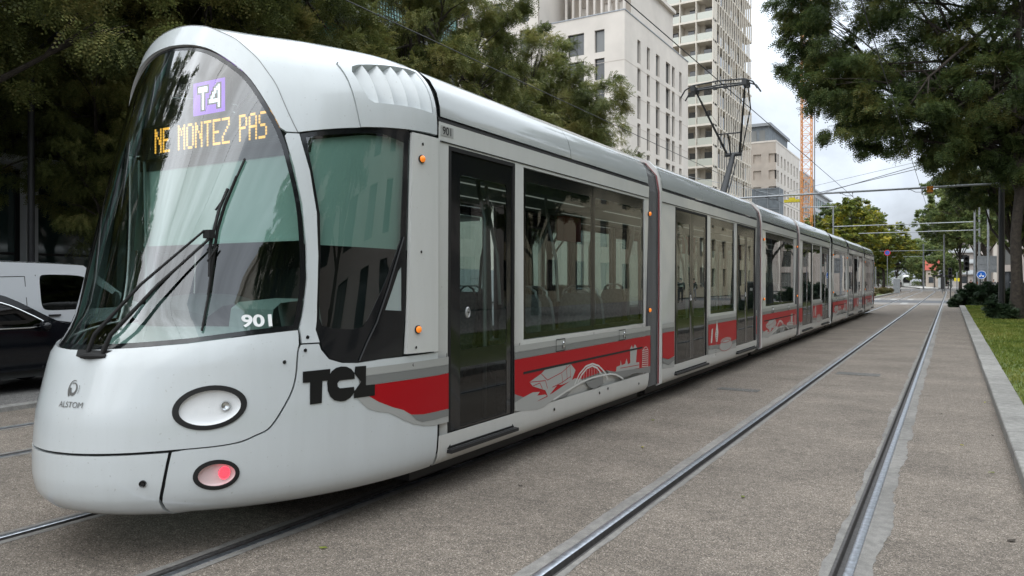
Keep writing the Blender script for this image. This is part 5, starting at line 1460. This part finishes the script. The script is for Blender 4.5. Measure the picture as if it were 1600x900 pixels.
# right hand buildings
def block(name, X, y0, y1, h, wm, lab_, rows_, step, wsz, south=True, sill=1.0, panes=None, depthx=14, balc=False):
    b = empty(name, (X, y0, 0), lab_, 'building')
    mass(b, X+.3, X+depthx, y0+.3, y1, 0, h-.1, wm)
    ws = []
    for i in range(rows_):
        z = sill+i*(h-1.2)/rows_; y = y0+step*.4
        while y < y1-wsz[0]-.5: ws.append((y, y+wsz[0], z, z+wsz[1], len(ws)*7)); y += step
    ws = ws[:95]
    wall_face(b, WF(X), y0, y1, 0, h, ws, wm, .25, .05, panes or [WIN, WIN, WINL])
    if south: 
        ws = [(X+1.5+k*step, X+1.5+k*step+wsz[0], sill+i*(h-1.2)/rows_, sill+i*(h-1.2)/rows_+wsz[1], k+i) for i in range(rows_) for k in range(int((depthx-3)/step))]
        wall_face(b, SF(y0), X, X+depthx, 0, h, ws, wm, .25, .05, panes or [WIN, WINL])
    if balc:
        for i in range(1, rows_):
            z = sill-.6+i*(h-1.2)/rows_; MB().box(X-1.1, X+.02, y0+1, y1-1, z-.1, z+.1).box(X-1.1, X-1.0, y0+1, y1-1, z+.1, z+.9).build('balcony', wm, b)
    m = MB().box(X-.25, X+depthx, y0-.25, y1+.1, h, h+.35); m.build('cornice', wm, b)
    return b
block('apartment_building', 15.5, 40, 103, 17, CREAM2, 'long yellow cream building mirrored in the tram windows', 5, 4.2, (1.5,2.0), depthx=12)
block('apartment_building', 16.5, -2, 38, 19, PINKW, 'grey white building on the right, mirrored in the front windows of the tram', 6, 3.4, (1.4,2.0), depthx=12)
block('apartment_building', 18, -45, -4, 8, CREAM, 'low cream building on the right behind the photographer', 2, 3.6, (1.4,2.0), depthx=12)
bb = empty('office_building', (-24, -45, 0), 'dark building on the left behind the photographer', 'building')
mass(bb, -38, -22, -48, -9, 0, 15, RAW, name='wall')
b = block('apartment_building', 5.2, 127, 158, 19, PINKW, 'pale stone facade with tall piers at the right edge, behind the pedestrians', 5, 3.0, (1.5,2.6), depthx=24, sill=.4)
m = MB()
for k in range(10): m.box(5.3+k*2.4, 5.75+k*2.4, 126.6, 127, 0, 18.5)
build_each(m, 'pier', CONC_W, b)
b = block('apartment_building', .6, 232, 262, 15.5, PINKW, 'pale pink building with rounded white balconies at the end of the street', 5, 3.6, (1.8,1.9), depthx=16)
for i in range(1,5):
    m = MB(); z = .6+i*2.9; m.box(-.5, 6, 230.9, 232, z-.1, z+.1).box(-.5, 6, 230.85, 230.95, z+.1, z+1.0); m.build('balcony', WMET, b)
b = empty('house', (-7, 226, 0), 'small brown house with a red tiled roof near the tram stop', 'building')
MB().box(-5.0, -2.4, 200, 206, 0, 4.3).build('wall', RAW, b)
MB().add([(-5.2,199.6,4.2),(-2.2,199.6,4.2),(-2.2,206,4.2),(-5.2,206,4.2),(-5.2,202.8,6.6),(-2.2,202.8,6.6)], [(0,1,5,4),(2,3,4,5),(0,4,3),(1,2,5)]).build('roof', TILE, b)
MB().box(-4.4,-3.4,199.9,200,1.2,2.6).build('window', WIN, b)

# crane
c_ = empty('tower_crane', (-21.4, 136, 0), 'orange lattice tower crane mast rising between the far buildings', 'crane')
m = MB(); X0, Y0_ = -21.4, 136; hw = .80; z = 0
for sx in (-hw, hw):
    for sy in (-hw, hw): m.bar((X0+sx, Y0_+sy, 0), (X0+sx, Y0_+sy, 54), .15)
while z < 53.5:
    for (a, b2) in (((-hw,-hw),(hw,-hw)),((hw,-hw),(hw,hw)),((hw,hw),(-hw,hw)),((-hw,hw),(-hw,-hw))):
        m.bar((X0+a[0], Y0_+a[1], z), (X0+b2[0], Y0_+b2[1], z), .07); m.bar((X0+a[0], Y0_+a[1], z), (X0+b2[0], Y0_+b2[1], z+1.5), .07)
    z += 1.5
m.build('mast', ORC, c_)
MB().tube([(X0+1.35, Y0_-.4, 0),(X0+1.35, Y0_-.4, 46)], .10, 6).build('hoist_rail', STEEL, c_)
m = MB()
for k in range(28):
    x = X0-8+k*1.3; m.bar((x, Y0_-.6, 55), (x+.65, Y0_, 56.4), .09); m.bar((x+.65, Y0_, 56.4), (x+1.3, Y0_-.6, 55), .09); m.bar((x, Y0_+.6, 55), (x+.65, Y0_, 56.4), .09)
m.bar((X0-10, Y0_-.6, 55), (X0+29, Y0_-.6, 55), .14); m.bar((X0-10, Y0_+.6, 55), (X0+29, Y0_+.6, 55), .14); m.bar((X0-9, Y0_, 56.4), (X0+28, Y0_, 56.4), .14)
m.build('jib', ORC, c_); MB().box(X0-1.1, X0+1.1, Y0_-2.6, Y0_-1.0, 53, 55).build('cab', WMET, c_)

# ------------------------------------------------------------------ overhead line
def wire(name, pts, r, m_, label, cat='wire'):
    return MB().tube(pts, r, 5).build(name, m_, label=label, cat=cat)
WZ = 6.15
for x, lb_ in ((TR[1],'contact wire above the tram, touched by its pantograph'),(TR[0],'contact wire above the empty right hand track'),(TR[2],'contact wire running over the far track behind the tram')):
    pts = []
    y = -18
    while y < 250: pts.append((x+bend(y), y, WZ+.03*sin(y*.35)*0)); y += 8 if y < 60 else 10
    wire('contact_wire', pts, .010, MBLK, lb_)
def mast_with_tube(X, Y, h, x0, z, r, lb_, m_=STEEL, stays=True, pr=.14):
    t = empty('catenary_pole', (X, Y, 0), lb_, 'pole', 'poles carrying the overhead tubes')
    MB().tube([(X,Y,0),(X,Y,h*.5),(X,Y,h)], [pr, pr*.92, pr*.8], 12).build('pole', m_, t)
    MB().tube([(x0, Y, z),(X, Y, z)], .055 if Y < 50 else .038, 8).build('cross_tube', STEEL, t)
    m = MB()
    for tx in TR:
        xx = tx+bend(Y)
        if xx > x0: m.tube([(xx, Y, z),(xx, Y, z-.15)], .02, 5); m.tube([(xx-.6, Y, z-.02),(xx-.3, Y+.02, z-.20),(xx, Y, WZ+.03)], .014, 5); m.ball((xx-.6, Y, z-.03), .05, n=8, m=5); m.box(xx-.03, xx+.03, Y-.04, Y+.04, WZ, WZ+.05)
    m.build('registration_arm', DSTEEL, t)
    if stays:
        m = MB(); m.tube([(X,Y,h-.15),(x0+(X-x0)*.35, Y, z)], .018, 5); m.tube([(X,Y,h-.5),(x0+(X-x0)*.32, Y, z)], .018, 5); m.build('stay_wire', STEEL, t)
    return t
pm_ = mast_with_tube(2.15, 43.2, 8.6, -10.5, 6.40, .05, 'dark utility pole beside the big tree, its long tube crossing over the tram', DSTEEL)
MB().box(-7.95, -7.15, 43.0, 43.35, 6.0, 6.14).box(-7.7,-7.4,43.05,43.3,6.14,6.26).build('line_insulator', YEL, pm_)
sg_ = empty('section_sign', (-1.9, 43.1, 6.3), 'small orange plate with a number hanging on the long overhead tube', 'sign')
MB().box(-1.03,-.75,43.02,43.05,6.16,6.44).build('plate', mat('plate_orange', (.75,.27,.03), .5), sg_)
MB().box(-1.03,-.75,43.0,43.02,6.06,6.15).build('lower_plate', mat('plate_brown', (.25,.15,.07), .6), sg_)
vs, fs = text_mesh('7 4', .20); MB().add([(-.89+x, 43.012, 6.30+z) for x, z in vs], fs).build('lettering', BLET, sg_)
mast_with_tube(1.7, 70.8, 9.2, -8.9, 6.45, .05, 'pale metal mast right of the traffic lights, leftmost of the three together', STEEL, False, .095)
mast_with_tube(2.35, 82.4, 10.0, -8.0, 6.45, .05, 'pale metal mast, middle one of the three beside the blue sign', STEEL, False, .095)
t = empty('lamp_post', (2.55, 68.9, 0), 'pale metal mast, rightmost of the three beside the blue sign', 'pole'); MB().tube([(2.55,68.9,0),(2.55,68.9,9.6)], [.10,.08], 10).build('pole', STEEL, t)
MB().tube([(2.55,68.9,9.5),(1.6,68.9,9.9)], .05, 6).build('arm', WMET, t)
mast_with_tube(-.85, 135, 9.0, -15, 6.5, .05, 'grey pole standing behind the pedestrians at the curve of the tracks', STEEL, False, .15)
mast_with_tube(-4.6, 168, 9.0, -20, 6.5, .05, 'grey pole by the tram stop shelter', STEEL, False, .15)
for (X, Y, h, arm, lb_) in ((-11.6,92,10.2,3.4,'grey street lamp with a long arm, in front of the yellowing tree'),(-24.5,52,14.6,1.4,'small street lamp head showing above the tram roof')):
    t = empty('street_lamp', (X,Y,0), lb_, 'street lamp', 'street lamps on the left'); MB().tube([(X,Y,0),(X,Y,h)], [.12,.08], 8).build('pole', STEEL, t)
    MB().tube([(X,Y,h-.02),(X-arm*.7,Y,h+.05)] if arm > 2 else [(X,Y,h-.02),(X+arm,Y,h+.3)], .06, 6).build('arm', STEEL, t)
    MB().box(X-arm*.7-1.0, X-arm*.7, Y-.15, Y+.15, h, h+.14).build('lamp_head', STEEL, t) if arm > 2 else MB().ball((X+arm+.3,Y,h+.35), .5,.16,.12).build('lamp_head', STEEL, t)
t = empty('street_lamp', (-16.4, 8.1, 0), 'black post standing behind the white van in front of the glass building', 'pole')
MB().tube([(-16.4,8.1,.1),(-16.4,8.1,6.4)], [.068,.062], 12).build('pole', MBLK, t); MB().tube([(-16.4,8.1,6.3),(-15.4,8.1,6.6)], .04, 6).build('arm', MBLK, t)
# span wires from the left crossing the treetops
wire('span_wire', [(-18,41,9.0),(-8.35,43,6.45),(2.1,43.2,8.4)], .012, STEEL, 'thin steel stay wire running from the long tube up to the utility pole')

# ------------------------------------------------------------------ street furniture, far right
def sign_post(x, y, h): return MB().tube([(x,y,.05),(x,y,h)], .03, 8)
t = empty('traffic_sign', (1.95, 66.5, 0), 'round blue sign with white figures on a short post behind the shrub', 'sign')
MB().tube([(1.95,66.6,.05),(1.95,66.6,2.3)], .04, 8).build('post', MBLK, t)
b_ = MB().lathe([(0,-.02),(.31,-.02),(.325,0),(.31,.015),(0,.015)], (2.03,66.5,2.1), 24, 'y').build('sign_plate', BLUE, t)
m = MB(); m.merge(MB().lathe([(.285,-.026),(.315,-.026)], (2.03,66.5,2.1), 24, 'y'))
m.box(1.86,2.2,66.465,66.475,2.02,2.06).ball((1.93,66.47,1.99),.06,.01,.06,10,6).ball((2.13,66.47,1.99),.06,.01,.06,10,6).box(1.98,2.02,66.465,66.475,2.0,2.22)
m.build('pictogram', WLET, b_)
t = empty('traffic_light', (1.35, 82, 0), 'dark traffic light head on a post left of the pale masts', 'traffic light', 'traffic lights at the crossing')
MB().tube([(1.3,79,.05),(1.3,79,3.9)], .06, 8).build('post', DSTEEL, t)
h_ = MB().box(1.02,1.48,78.75,79.0,2.55,3.95).build('head', MBLK, t)
m = MB()
for k in range(3): m.lathe([(.14,-.16),(.13,.0),(.0,.0)], (1.25,78.75,2.78+k*.45), 16, 'y')
build_each(m, 'visor', MBLK, h_)
t2 = copy_tree(t); t2.location = (.05, 88, 0); t2['label'] = 'smaller dark traffic light in front of the pink building, near the pedestrians'; t2.scale = (.75,.75,.75)
t = empty('sign_back', (1.9, 74, 0), 'large grey blank back of a direction sign beside the masts', 'sign')
MB().box(1.95,3.35,74.0,74.04,2.35,3.75).build('sign_plate', STEEL, t); m = MB()
for x in (2.05, 2.9): m.tube([(x,74.1,0),(x,74.1,3.7)], .045, 8)
for z in (2.5,3.05,3.6): m.box(1.95,3.35,73.95,74.0,z,z+.05)
build_each(m, 'post', STEEL, t)
t = empty('utility_box', (2.7, 41, 0), 'dark metal utility box between the pole and the big tree trunk', 'utility box')
MB().box(2.45,3.05,41.6,42.3,.05,1.55).build('body', DSTEEL, t); MB().box(2.42,3.08,41.57,42.33,1.55,1.61).build('lid', STEEL, t); MB().box(2.7,2.85,41.58,41.6,1.1,1.25).build('sticker', WLET, t)
t = empty('traffic_sign', (-7.0, 104, 0), 'small round red and blue no-parking sign on a post left of the far tracks', 'sign')
MB().tube([(-6.75,103,.05),(-6.75,103,5.2)], .04, 8).build('post', STEEL, t)
p_ = MB().lathe([(0,-.03),(.34,-.03),(.34,.0),(0,.0)], (-6.75,102.95,5.15), 24, 'y').build('sign_plate', BLUE, t)
m = MB().lathe([(.27,-.036),(.36,-.036),(.36,0)], (-6.75,102.95,5.15), 24, 'y'); m.bar((-6.98,102.91,5.38),(-6.52,102.91,4.92),.07,.01); m.build('red_border', SRED, p_)
t = empty('cabinet', (-6.6, 112, 0), 'pale grey cabinet at the end of the planted strip', 'utility box'); MB().box(-6.5,-5.7,109.6,110.2,.05,1.9).build('body', STEEL, t); MB().box(-6.55,-5.65,109.55,110.25,1.9,1.97).build('lid', WMET, t)
for k, (x, y, h) in enumerate(((-7.9,101,3.4),(-.9,112,2.2),(.6,92,2.6))):
    t = empty('signal_post', (x, y, 0), ['thin pale post in the planted strip','short grey ticket post beside the pedestrians','thin post with a small yellow plate near the pedestrians'][k], 'post')
    MB().tube([(x,y,0),(x,y,h)], .06, 8).build('post', STEEL, t)
    if k == 2: MB().box(x-.25,x+.25,y-.03,y,1.6,1.95).build('plate', YEL, t)
    if k == 1: MB().box(x-.2,x+.2,y-.2,y+.1,.6,h).build('housing', DSTEEL, t)
t = empty('tram_shelter', (-2.4, 178, 0), 'dark flat roofed tram stop shelter with pale advertising panel', 'shelter')
MB().box(-3.2,.4,176,186,2.65,2.85).build('roof', MBLK, t); m = MB()
for x in (-2.9,.2):
    for y in (176.4,185.6): m.box(x-.06,x+.06,y-.06,y+.06,.2,2.65)
build_each(m, 'post', DSTEEL, t); MB().box(-2.2,-.9,176.0,176.1,.35,2.3).build('advert_panel', WMET, t); MB().box(.1,.15,176.5,185.5,.5,2.5).build('glass_wall', BALG, t)
# ------------------------------------------------------------------ people
def skin(name, joints, bones, radii, m_, parent, root=0, sub=1):
    me = bpy.data.meshes.new(name); me.from_pydata(joints, bones, []); me.update()
    ob = bpy.data.objects.new(name, me); COL.objects.link(ob)
    md = ob.modifiers.new('s', 'SKIN'); md.use_smooth_shade = True
    for i, r in enumerate(radii):
        me.skin_vertices[0].data[i].radius = (r, r) if not hasattr(r, '__len__') else r
    for d in me.skin_vertices[0].data: d.use_root = False
    me.skin_vertices[0].data[root].use_root = True
    sb = ob.modifiers.new('u', 'SUBSURF'); sb.levels = sub; sb.render_levels = sub
    dg = bpy.context.evaluated_depsgraph_get(); dg.update()
    nm = bpy.data.meshes.new_from_object(ob.evaluated_get(dg)); nm.materials.clear(); nm.materials.append(m_)
    for p in nm.polygons: p.use_smooth = True
    bpy.data.objects.remove(ob); bpy.data.meshes.remove(me)
    o = bpy.data.objects.new(name, nm); COL.objects.link(o); adopt(o, parent); return o
SKIN = mat('skin', (.42,.26,.19), .6); HAIRD = mat('hair_dark', (.02,.014,.01), .7); 
PC = {}
def cloth(c):
    if c not in PC: PC[c] = mat('cloth_%d' % len(PC), c, .85, noise=.15, nscale=12)
    return PC[c]
def person(loc, rz, coat, trous, stride, label, bag=None, h=1.72):
    t = empty('person', (0,0,0), label, 'person', 'pedestrians on the far pavement')
    s = stride
    J = [(0,0,.95),(0,.0,1.15),(0,.01,1.38),(0,.01,1.50),(0,-.01,1.63),(0,-.0,1.72),
         (-.19,.0,1.42),(-.25,-.05*s,1.15),(-.24,.16*s+.04,.92),(-.24,.19*s+.06,.84),
         (.19,.0,1.42),(.25,.05*s,1.15),(.24,-.14*s+.04,.92),(.24,-.16*s+.06,.84),
         (-.10,.0,.90),(-.11,.22*s,.50),(-.11,.30*s,.08),(-.11,.30*s+.14,.035),
         (.10,.0,.90),(.11,-.10*s,.50),(.11,-.38*s,.10),(.11,-.38*s+.14,.035)]
    B = [(0,1),(1,2),(2,3),(3,4),(4,5),(2,6),(6,7),(7,8),(8,9),(2,10),(10,11),(11,12),(12,13),(0,14),(14,15),(15,16),(16,17),(0,18),(18,19),(19,20),(20,21)]
    R = [.13,.12,.13,.055,.085,.07,.06,.045,.032,.035,.06,.045,.032,.035,.09,.06,.04,.035,.09,.06,.04,.035]
    skin('body', J, B, R, SKIN, t)
    I = [0,1,2,6,7,8,10,11,12]; mp_ = {a: i for i, a in enumerate(I)}
    skin('coat', [J[i] if i else (0,0,.82) for i in I], [(mp_[a], mp_[b]) for a, b in B if a in mp_ and b in mp_], [.175,.165,.165,.085,.07,.052,.085,.07,.052], coat, t)
    I = [0,14,15,16,18,19,20]; mp_ = {a: i for i, a in enumerate(I)}
    skin('trousers', [J[i] for i in I], [(mp_[a], mp_[b]) for a, b in B if a in mp_ and b in mp_], [.14,.105,.075,.058,.105,.075,.058], trous, t)
    MB().ball((0,-.02,1.70), .093, .105, .09, 10, 6).build('hair', HAIRD, t)
    MB().box(-.15,-.07,.28*s-.02,.28*s+.22,0,.06).box(.07,.15,-.40*s,-.40*s+.24,0,.06).build('shoes', MBLK, t)
    if bag: MB().ball((.30,.02,.80), .07,.17,.18,8,6).build('bag', bag, t)
    t.location = loc; t.rotation_euler = (0,0,rz); k = h/1.76; t.scale = (k,k,k); return t
dk, gy, br = cloth((.012,.013,.016)), cloth((.10,.105,.11)), cloth((.16,.095,.06))
person((-2.2, 217, .1), 3.1, br, dk, .6, 'person in a brown jacket walking away between the tracks and the shelter')
person((-.35, 168, .1), 2.0, dk, dk, .3, 'person in a long black coat right of the shelter', cloth((.6,.5,.45)))
person((4.45, 122, .11), .6, dk, dk, .8, 'person in dark clothes walking just right of the pale masts')
person((5.0, 118.5, .11), 3.0, gy, dk, .5, 'person in a grey jacket on the right pavement, middle of three')
person((5.75, 122, .11), 3.2, dk, dk, .4, 'person in black carrying a pale green bag on the right pavement', cloth((.35,.5,.45)))
person((-6.3, 121, .05), 2.4, dk, dk, .7, 'person in black near the no-parking sign on the left')
person((3.4, 131, .1), 1.0, cloth((.6,.14,.03)), dk, .4, 'person in an orange jacket behind the shrub', None)
person((2.7, 134, .1), 2.0, cloth((.35,.12,.12)), gy, .4, 'person in a dull red jacket behind the shrub')
person((9.8, 51, .11), 2.9, dk, gy, .6, 'person on the right pavement mirrored in the tram')
person((10.6, 57, .11), 2.9, dk, cloth((.5,.5,.5)), .6, 'second person on the right pavement mirrored in the tram')

# ------------------------------------------------------------------ vehicles
def lerp_outline(P): return P
def arch(cy, r, z0, n=8): # wheel arch points from front to rear along bottom (right to left)
    return [(cy+r*cos(pi*i/n), max(z0, .33+r*sin(pi*i/n))) for i in range(n+1)]
def vehicle(name, label, cat, x, y, out_top, wheels, W, belt, wins, paint, roofz, wr=.33, chrome=False, handle=(), tum=.16, group=None, doors=(), lights=True, flipv=False):
    """out_top: side outline over the top from rear bottom to front bottom [(y, z)], facing +Y"""
    t = empty(name, (0,0,0), label, cat, group)
    z0 = .24; ar = wr+.06
    wins = [chaikin(w, 2) for w in wins]
    out_top = [out_top[0]]+cr(out_top[1:-1], 4)+[out_top[-1]]
    ws = sorted(wheels, reverse=True); bot = []
    for cy in ws: bot += arch(cy, ar, z0)
    out = out_top+bot
    def hwf(y_, z):
        yl = min(p[0] for p in out_top); yh = max(p[0] for p in out_top)
        e = min(1, (y_-yl)/.5, (yh-y_)/.7); e = max(0, e); w = W/2-(1-e)**2*.22
        if z > belt: w -= tum*((z-belt)/(roofz-belt))**1.2
        w -= .03*max(0, (.55-z)/.3)
        return w
    body = MB()
    for sg in (1,-1):
        fn = lambda a, z, off=0., s_=sg: Vector((s_*(hwf(a, z)+off), a, z))
        body.merge(patch(fn, out, [w for w in wins], .25, .15, 0, 0, .03))
    # top skin
    for i in range(len(out_top)-1):
        (a, za), (b, zb) = out_top[i], out_top[i+1]
        r1 = [Vector((hwf(a, za)*u, a, za+.05*(1-u*u)*(1 if za > .8 else 0))) for u in np.linspace(-1,1,9)]; r2 = [Vector((hwf(b, zb)*u, b, zb+.05*(1-u*u)*(1 if zb > .8 else 0))) for u in np.linspace(-1,1,9)]
        body.loft([r1, r2])
    bo_ = body.build('body', paint, t)
    for k, w in enumerate(wins):
        g = MB()
        for sg in (1,-1):
            fn = lambda a, z, off=0., s_=sg: Vector((s_*(hwf(a, z)+off), a, z))
            g.merge(patch(fn, w, [], .3, .2, -.012))
        build_each(g, 'window', CGL, t)
        if chrome:
            m = MB()
            for sg in (1,-1): m.tube([Vector((sg*(hwf(a, z)+.008), a, z)) for a, z in w+[w[0]]], .009, 5)
            build_each(m, 'window_trim', CHROME, t)
    m = MB(); m.box(-W/2+.12, W/2-.12, min(p[0] for p in out_top)+.3, max(p[0] for p in out_top)-.4, .22, .9 if belt < 1.1 else 1.0); m.build('cabin', INT_D, t)
    for cy in wheels:
        for sg in (1,-1):
            wl = MB().lathe([(wr*.62,-.09),(wr*.95,-.10),(wr,-.06),(wr,.06),(wr*.95,.10),(wr*.62,.09)], (sg*(W/2-.12), cy, wr), 24, 'x').build('wheel', RUB, t)
            MB().lathe([(0,sg*.06),(wr*.25,sg*.08),(wr*.3,sg*.05),(wr*.60,sg*.085),(wr*.63,sg*.06)], (sg*(W/2-.12), cy, wr), 16, 'x').build('rim', STEEL, wl)
    for sg in (1,-1):
        for (a, z) in handle:
            MB().box(*sorted((sg*(hwf(a, z)-.01), sg*(hwf(a, z)+.035))), a-.10, a+.10, z-.014, z+.014).build('door_handle', CHROME if chrome else MBLK, t)
    m = MB()
    for sg in (1,-1):
        fn = lambda a, z, off=0., s_=sg: Vector((s_*(hwf(a, z)+off), a, z))
        for d in doors: m.merge(edge_lines(fn, d, .012, .003))
    if doors: m.build('door_seam', GAP, t)
    t.location = (x, y, 0); return t
# black car: mirror near y = 1.0 ahead of its middle
oc = [(-2.2,.30),(-2.28,.62),(-2.2,.95),(-1.9,1.0),(-1.35,1.30),(-.8,1.43),(-.1,1.46),(.35,1.42),(1.05,1.02),(1.45,.95),(2.05,.84),(2.25,.66),(2.28,.40),(2.2,.28)]
w1 = [(-.62,.96),(-.58,1.33),(-.05,1.37),(.32,1.33),(.86,1.02),(.84,.95)]; w2 = [(-1.45,.97),(-1.15,1.24),(-.85,1.32),(-.72,1.33),(-.72,.96)]
car = vehicle('parked_car', 'black car parked along the kerb, mostly hidden by the front of the tram', 'car', -12.5, 5.1, oc, (-1.38,1.36), 1.80, .93, [w1, w2], CARB, 1.46, .33, True, [(-.45,.78),(-1.3,.79)], doors=[[(-.67,.35),(-.67,.95)],[(.80,.35),(.88,.95)]])
m = MB(); mo = None
for sg in (1,-1): m.ball((sg*1.0, .78, .98), .11, .075, .075, 12, 8).box(*sorted((sg*.86, sg*.95)), .75, .82, .94, .97)
m.v = [(v[0]-12.5, v[1]+5.1, v[2]) for v in m.v]; build_each(m, 'wing_mirror', CARB, car)
ov = [(-2.4,.30),(-2.45,.7),(-2.42,1.2),(-2.3,1.86),(-2.1,1.94),(-1.0,1.97),(.55,1.94),(.85,1.86),(1.55,1.32),(1.75,1.22),(2.25,1.02),(2.4,.8),(2.42,.42),(2.35,.30)]
v1 = [(-.06,1.14),(-.06,1.70),(.0,1.76),(.62,1.75),(.82,1.69),(1.50,1.22),(1.48,1.13),(.1,1.10)]
van = vehicle('parked_van', 'white delivery van parked beyond the black car', 'van', -14.95, 7.15, ov, (-1.5,1.5), 1.90, 1.12, [v1], CARW, 1.96, .34, False, [(-.28,1.02),(.16,1.02)], tum=.14, doors=[[(-.12,.4),(-.12,1.75)],[(1.25,.4),(1.38,1.15)],[(-1.35,1.2),(-1.3,1.7),(-.3,1.72),(-.3,1.2),(-1.35,1.2)]])
m = MB()
for sg in (1,-1): m.ball((sg*1.05, 1.25, 1.30), .09, .07, .14, 12, 8)
m.v = [(v[0]-14.95, v[1]+7.15, v[2]) for v in m.v]; build_each(m, 'wing_mirror', MBLK, van)
c2 = copy_tree(car); c2.location = (-12.6, -1.2, 0); c2['label'] = 'black car parked behind the first one, outside the left edge'
for k, (x, y) in enumerate(((-12.6,12.6),(-12.5,18.6),(-12.6,24.8))):
    c2 = copy_tree(car if k != 1 else van); c2.location = (x+(0 if k != 1 else 0), y, 0)
    c2['label'] = ['black car parked beside the middle of the tram, seen only through its windows','white van parked on the far side of the tram, seen only through its windows','black car parked farther along behind the tram'][k]

# the oncoming tram in the distance
t = empty('distant_tram', (0,0,0), 'small pale tram approaching under the trees at the end of the street', 'tram')
R = []
for (y, k, zt) in ((0,.55,2.7),(.25,.82,3.0),(.9,.97,3.25),(2.2,1.0,3.35),(24,1.0,3.35)):
    R.append([(1.2*k*sx, y, z) for sx, z in [(-.8,.25),(-1,.45),(-1,2.6*zt/3.35),(-.8,3.05*zt/3.35),(-.4,zt),(.4,zt),(.8,3.05*zt/3.35),(1,2.6*zt/3.35),(1,.45),(.8,.25)]])
m = MB().loft(R, True); n_ = len(m.v)-50; m.f.append(tuple(range(n_, n_+10))); m.sm.append(False); m.build('body', WSIDE, t)
MB().prism([(-.75,1.15),(.75,1.15),(.88,1.9),(.7,2.5),(.3,2.72),(-.3,2.72),(-.7,2.5),(-.88,1.9)], -.10, .35, 'y').build('windscreen', BLK, t)
m = MB()
for sg in (1,-1): m.ball((sg*.72,-.02,.85), .16,.05,.09, 10, 6)
build_each(m, 'headlight', LGREY, t); MB().tube([(0,3,3.3),(0,4.2,4.4),(0,3,5.9)], .06, 6).tube([(-.8,3,5.95),(.8,3,5.95)], .04, 6).build('pantograph', DSTEEL, t)
t.location = (-10.2, 226, 0); t.rotation_euler = (0,0,.1)
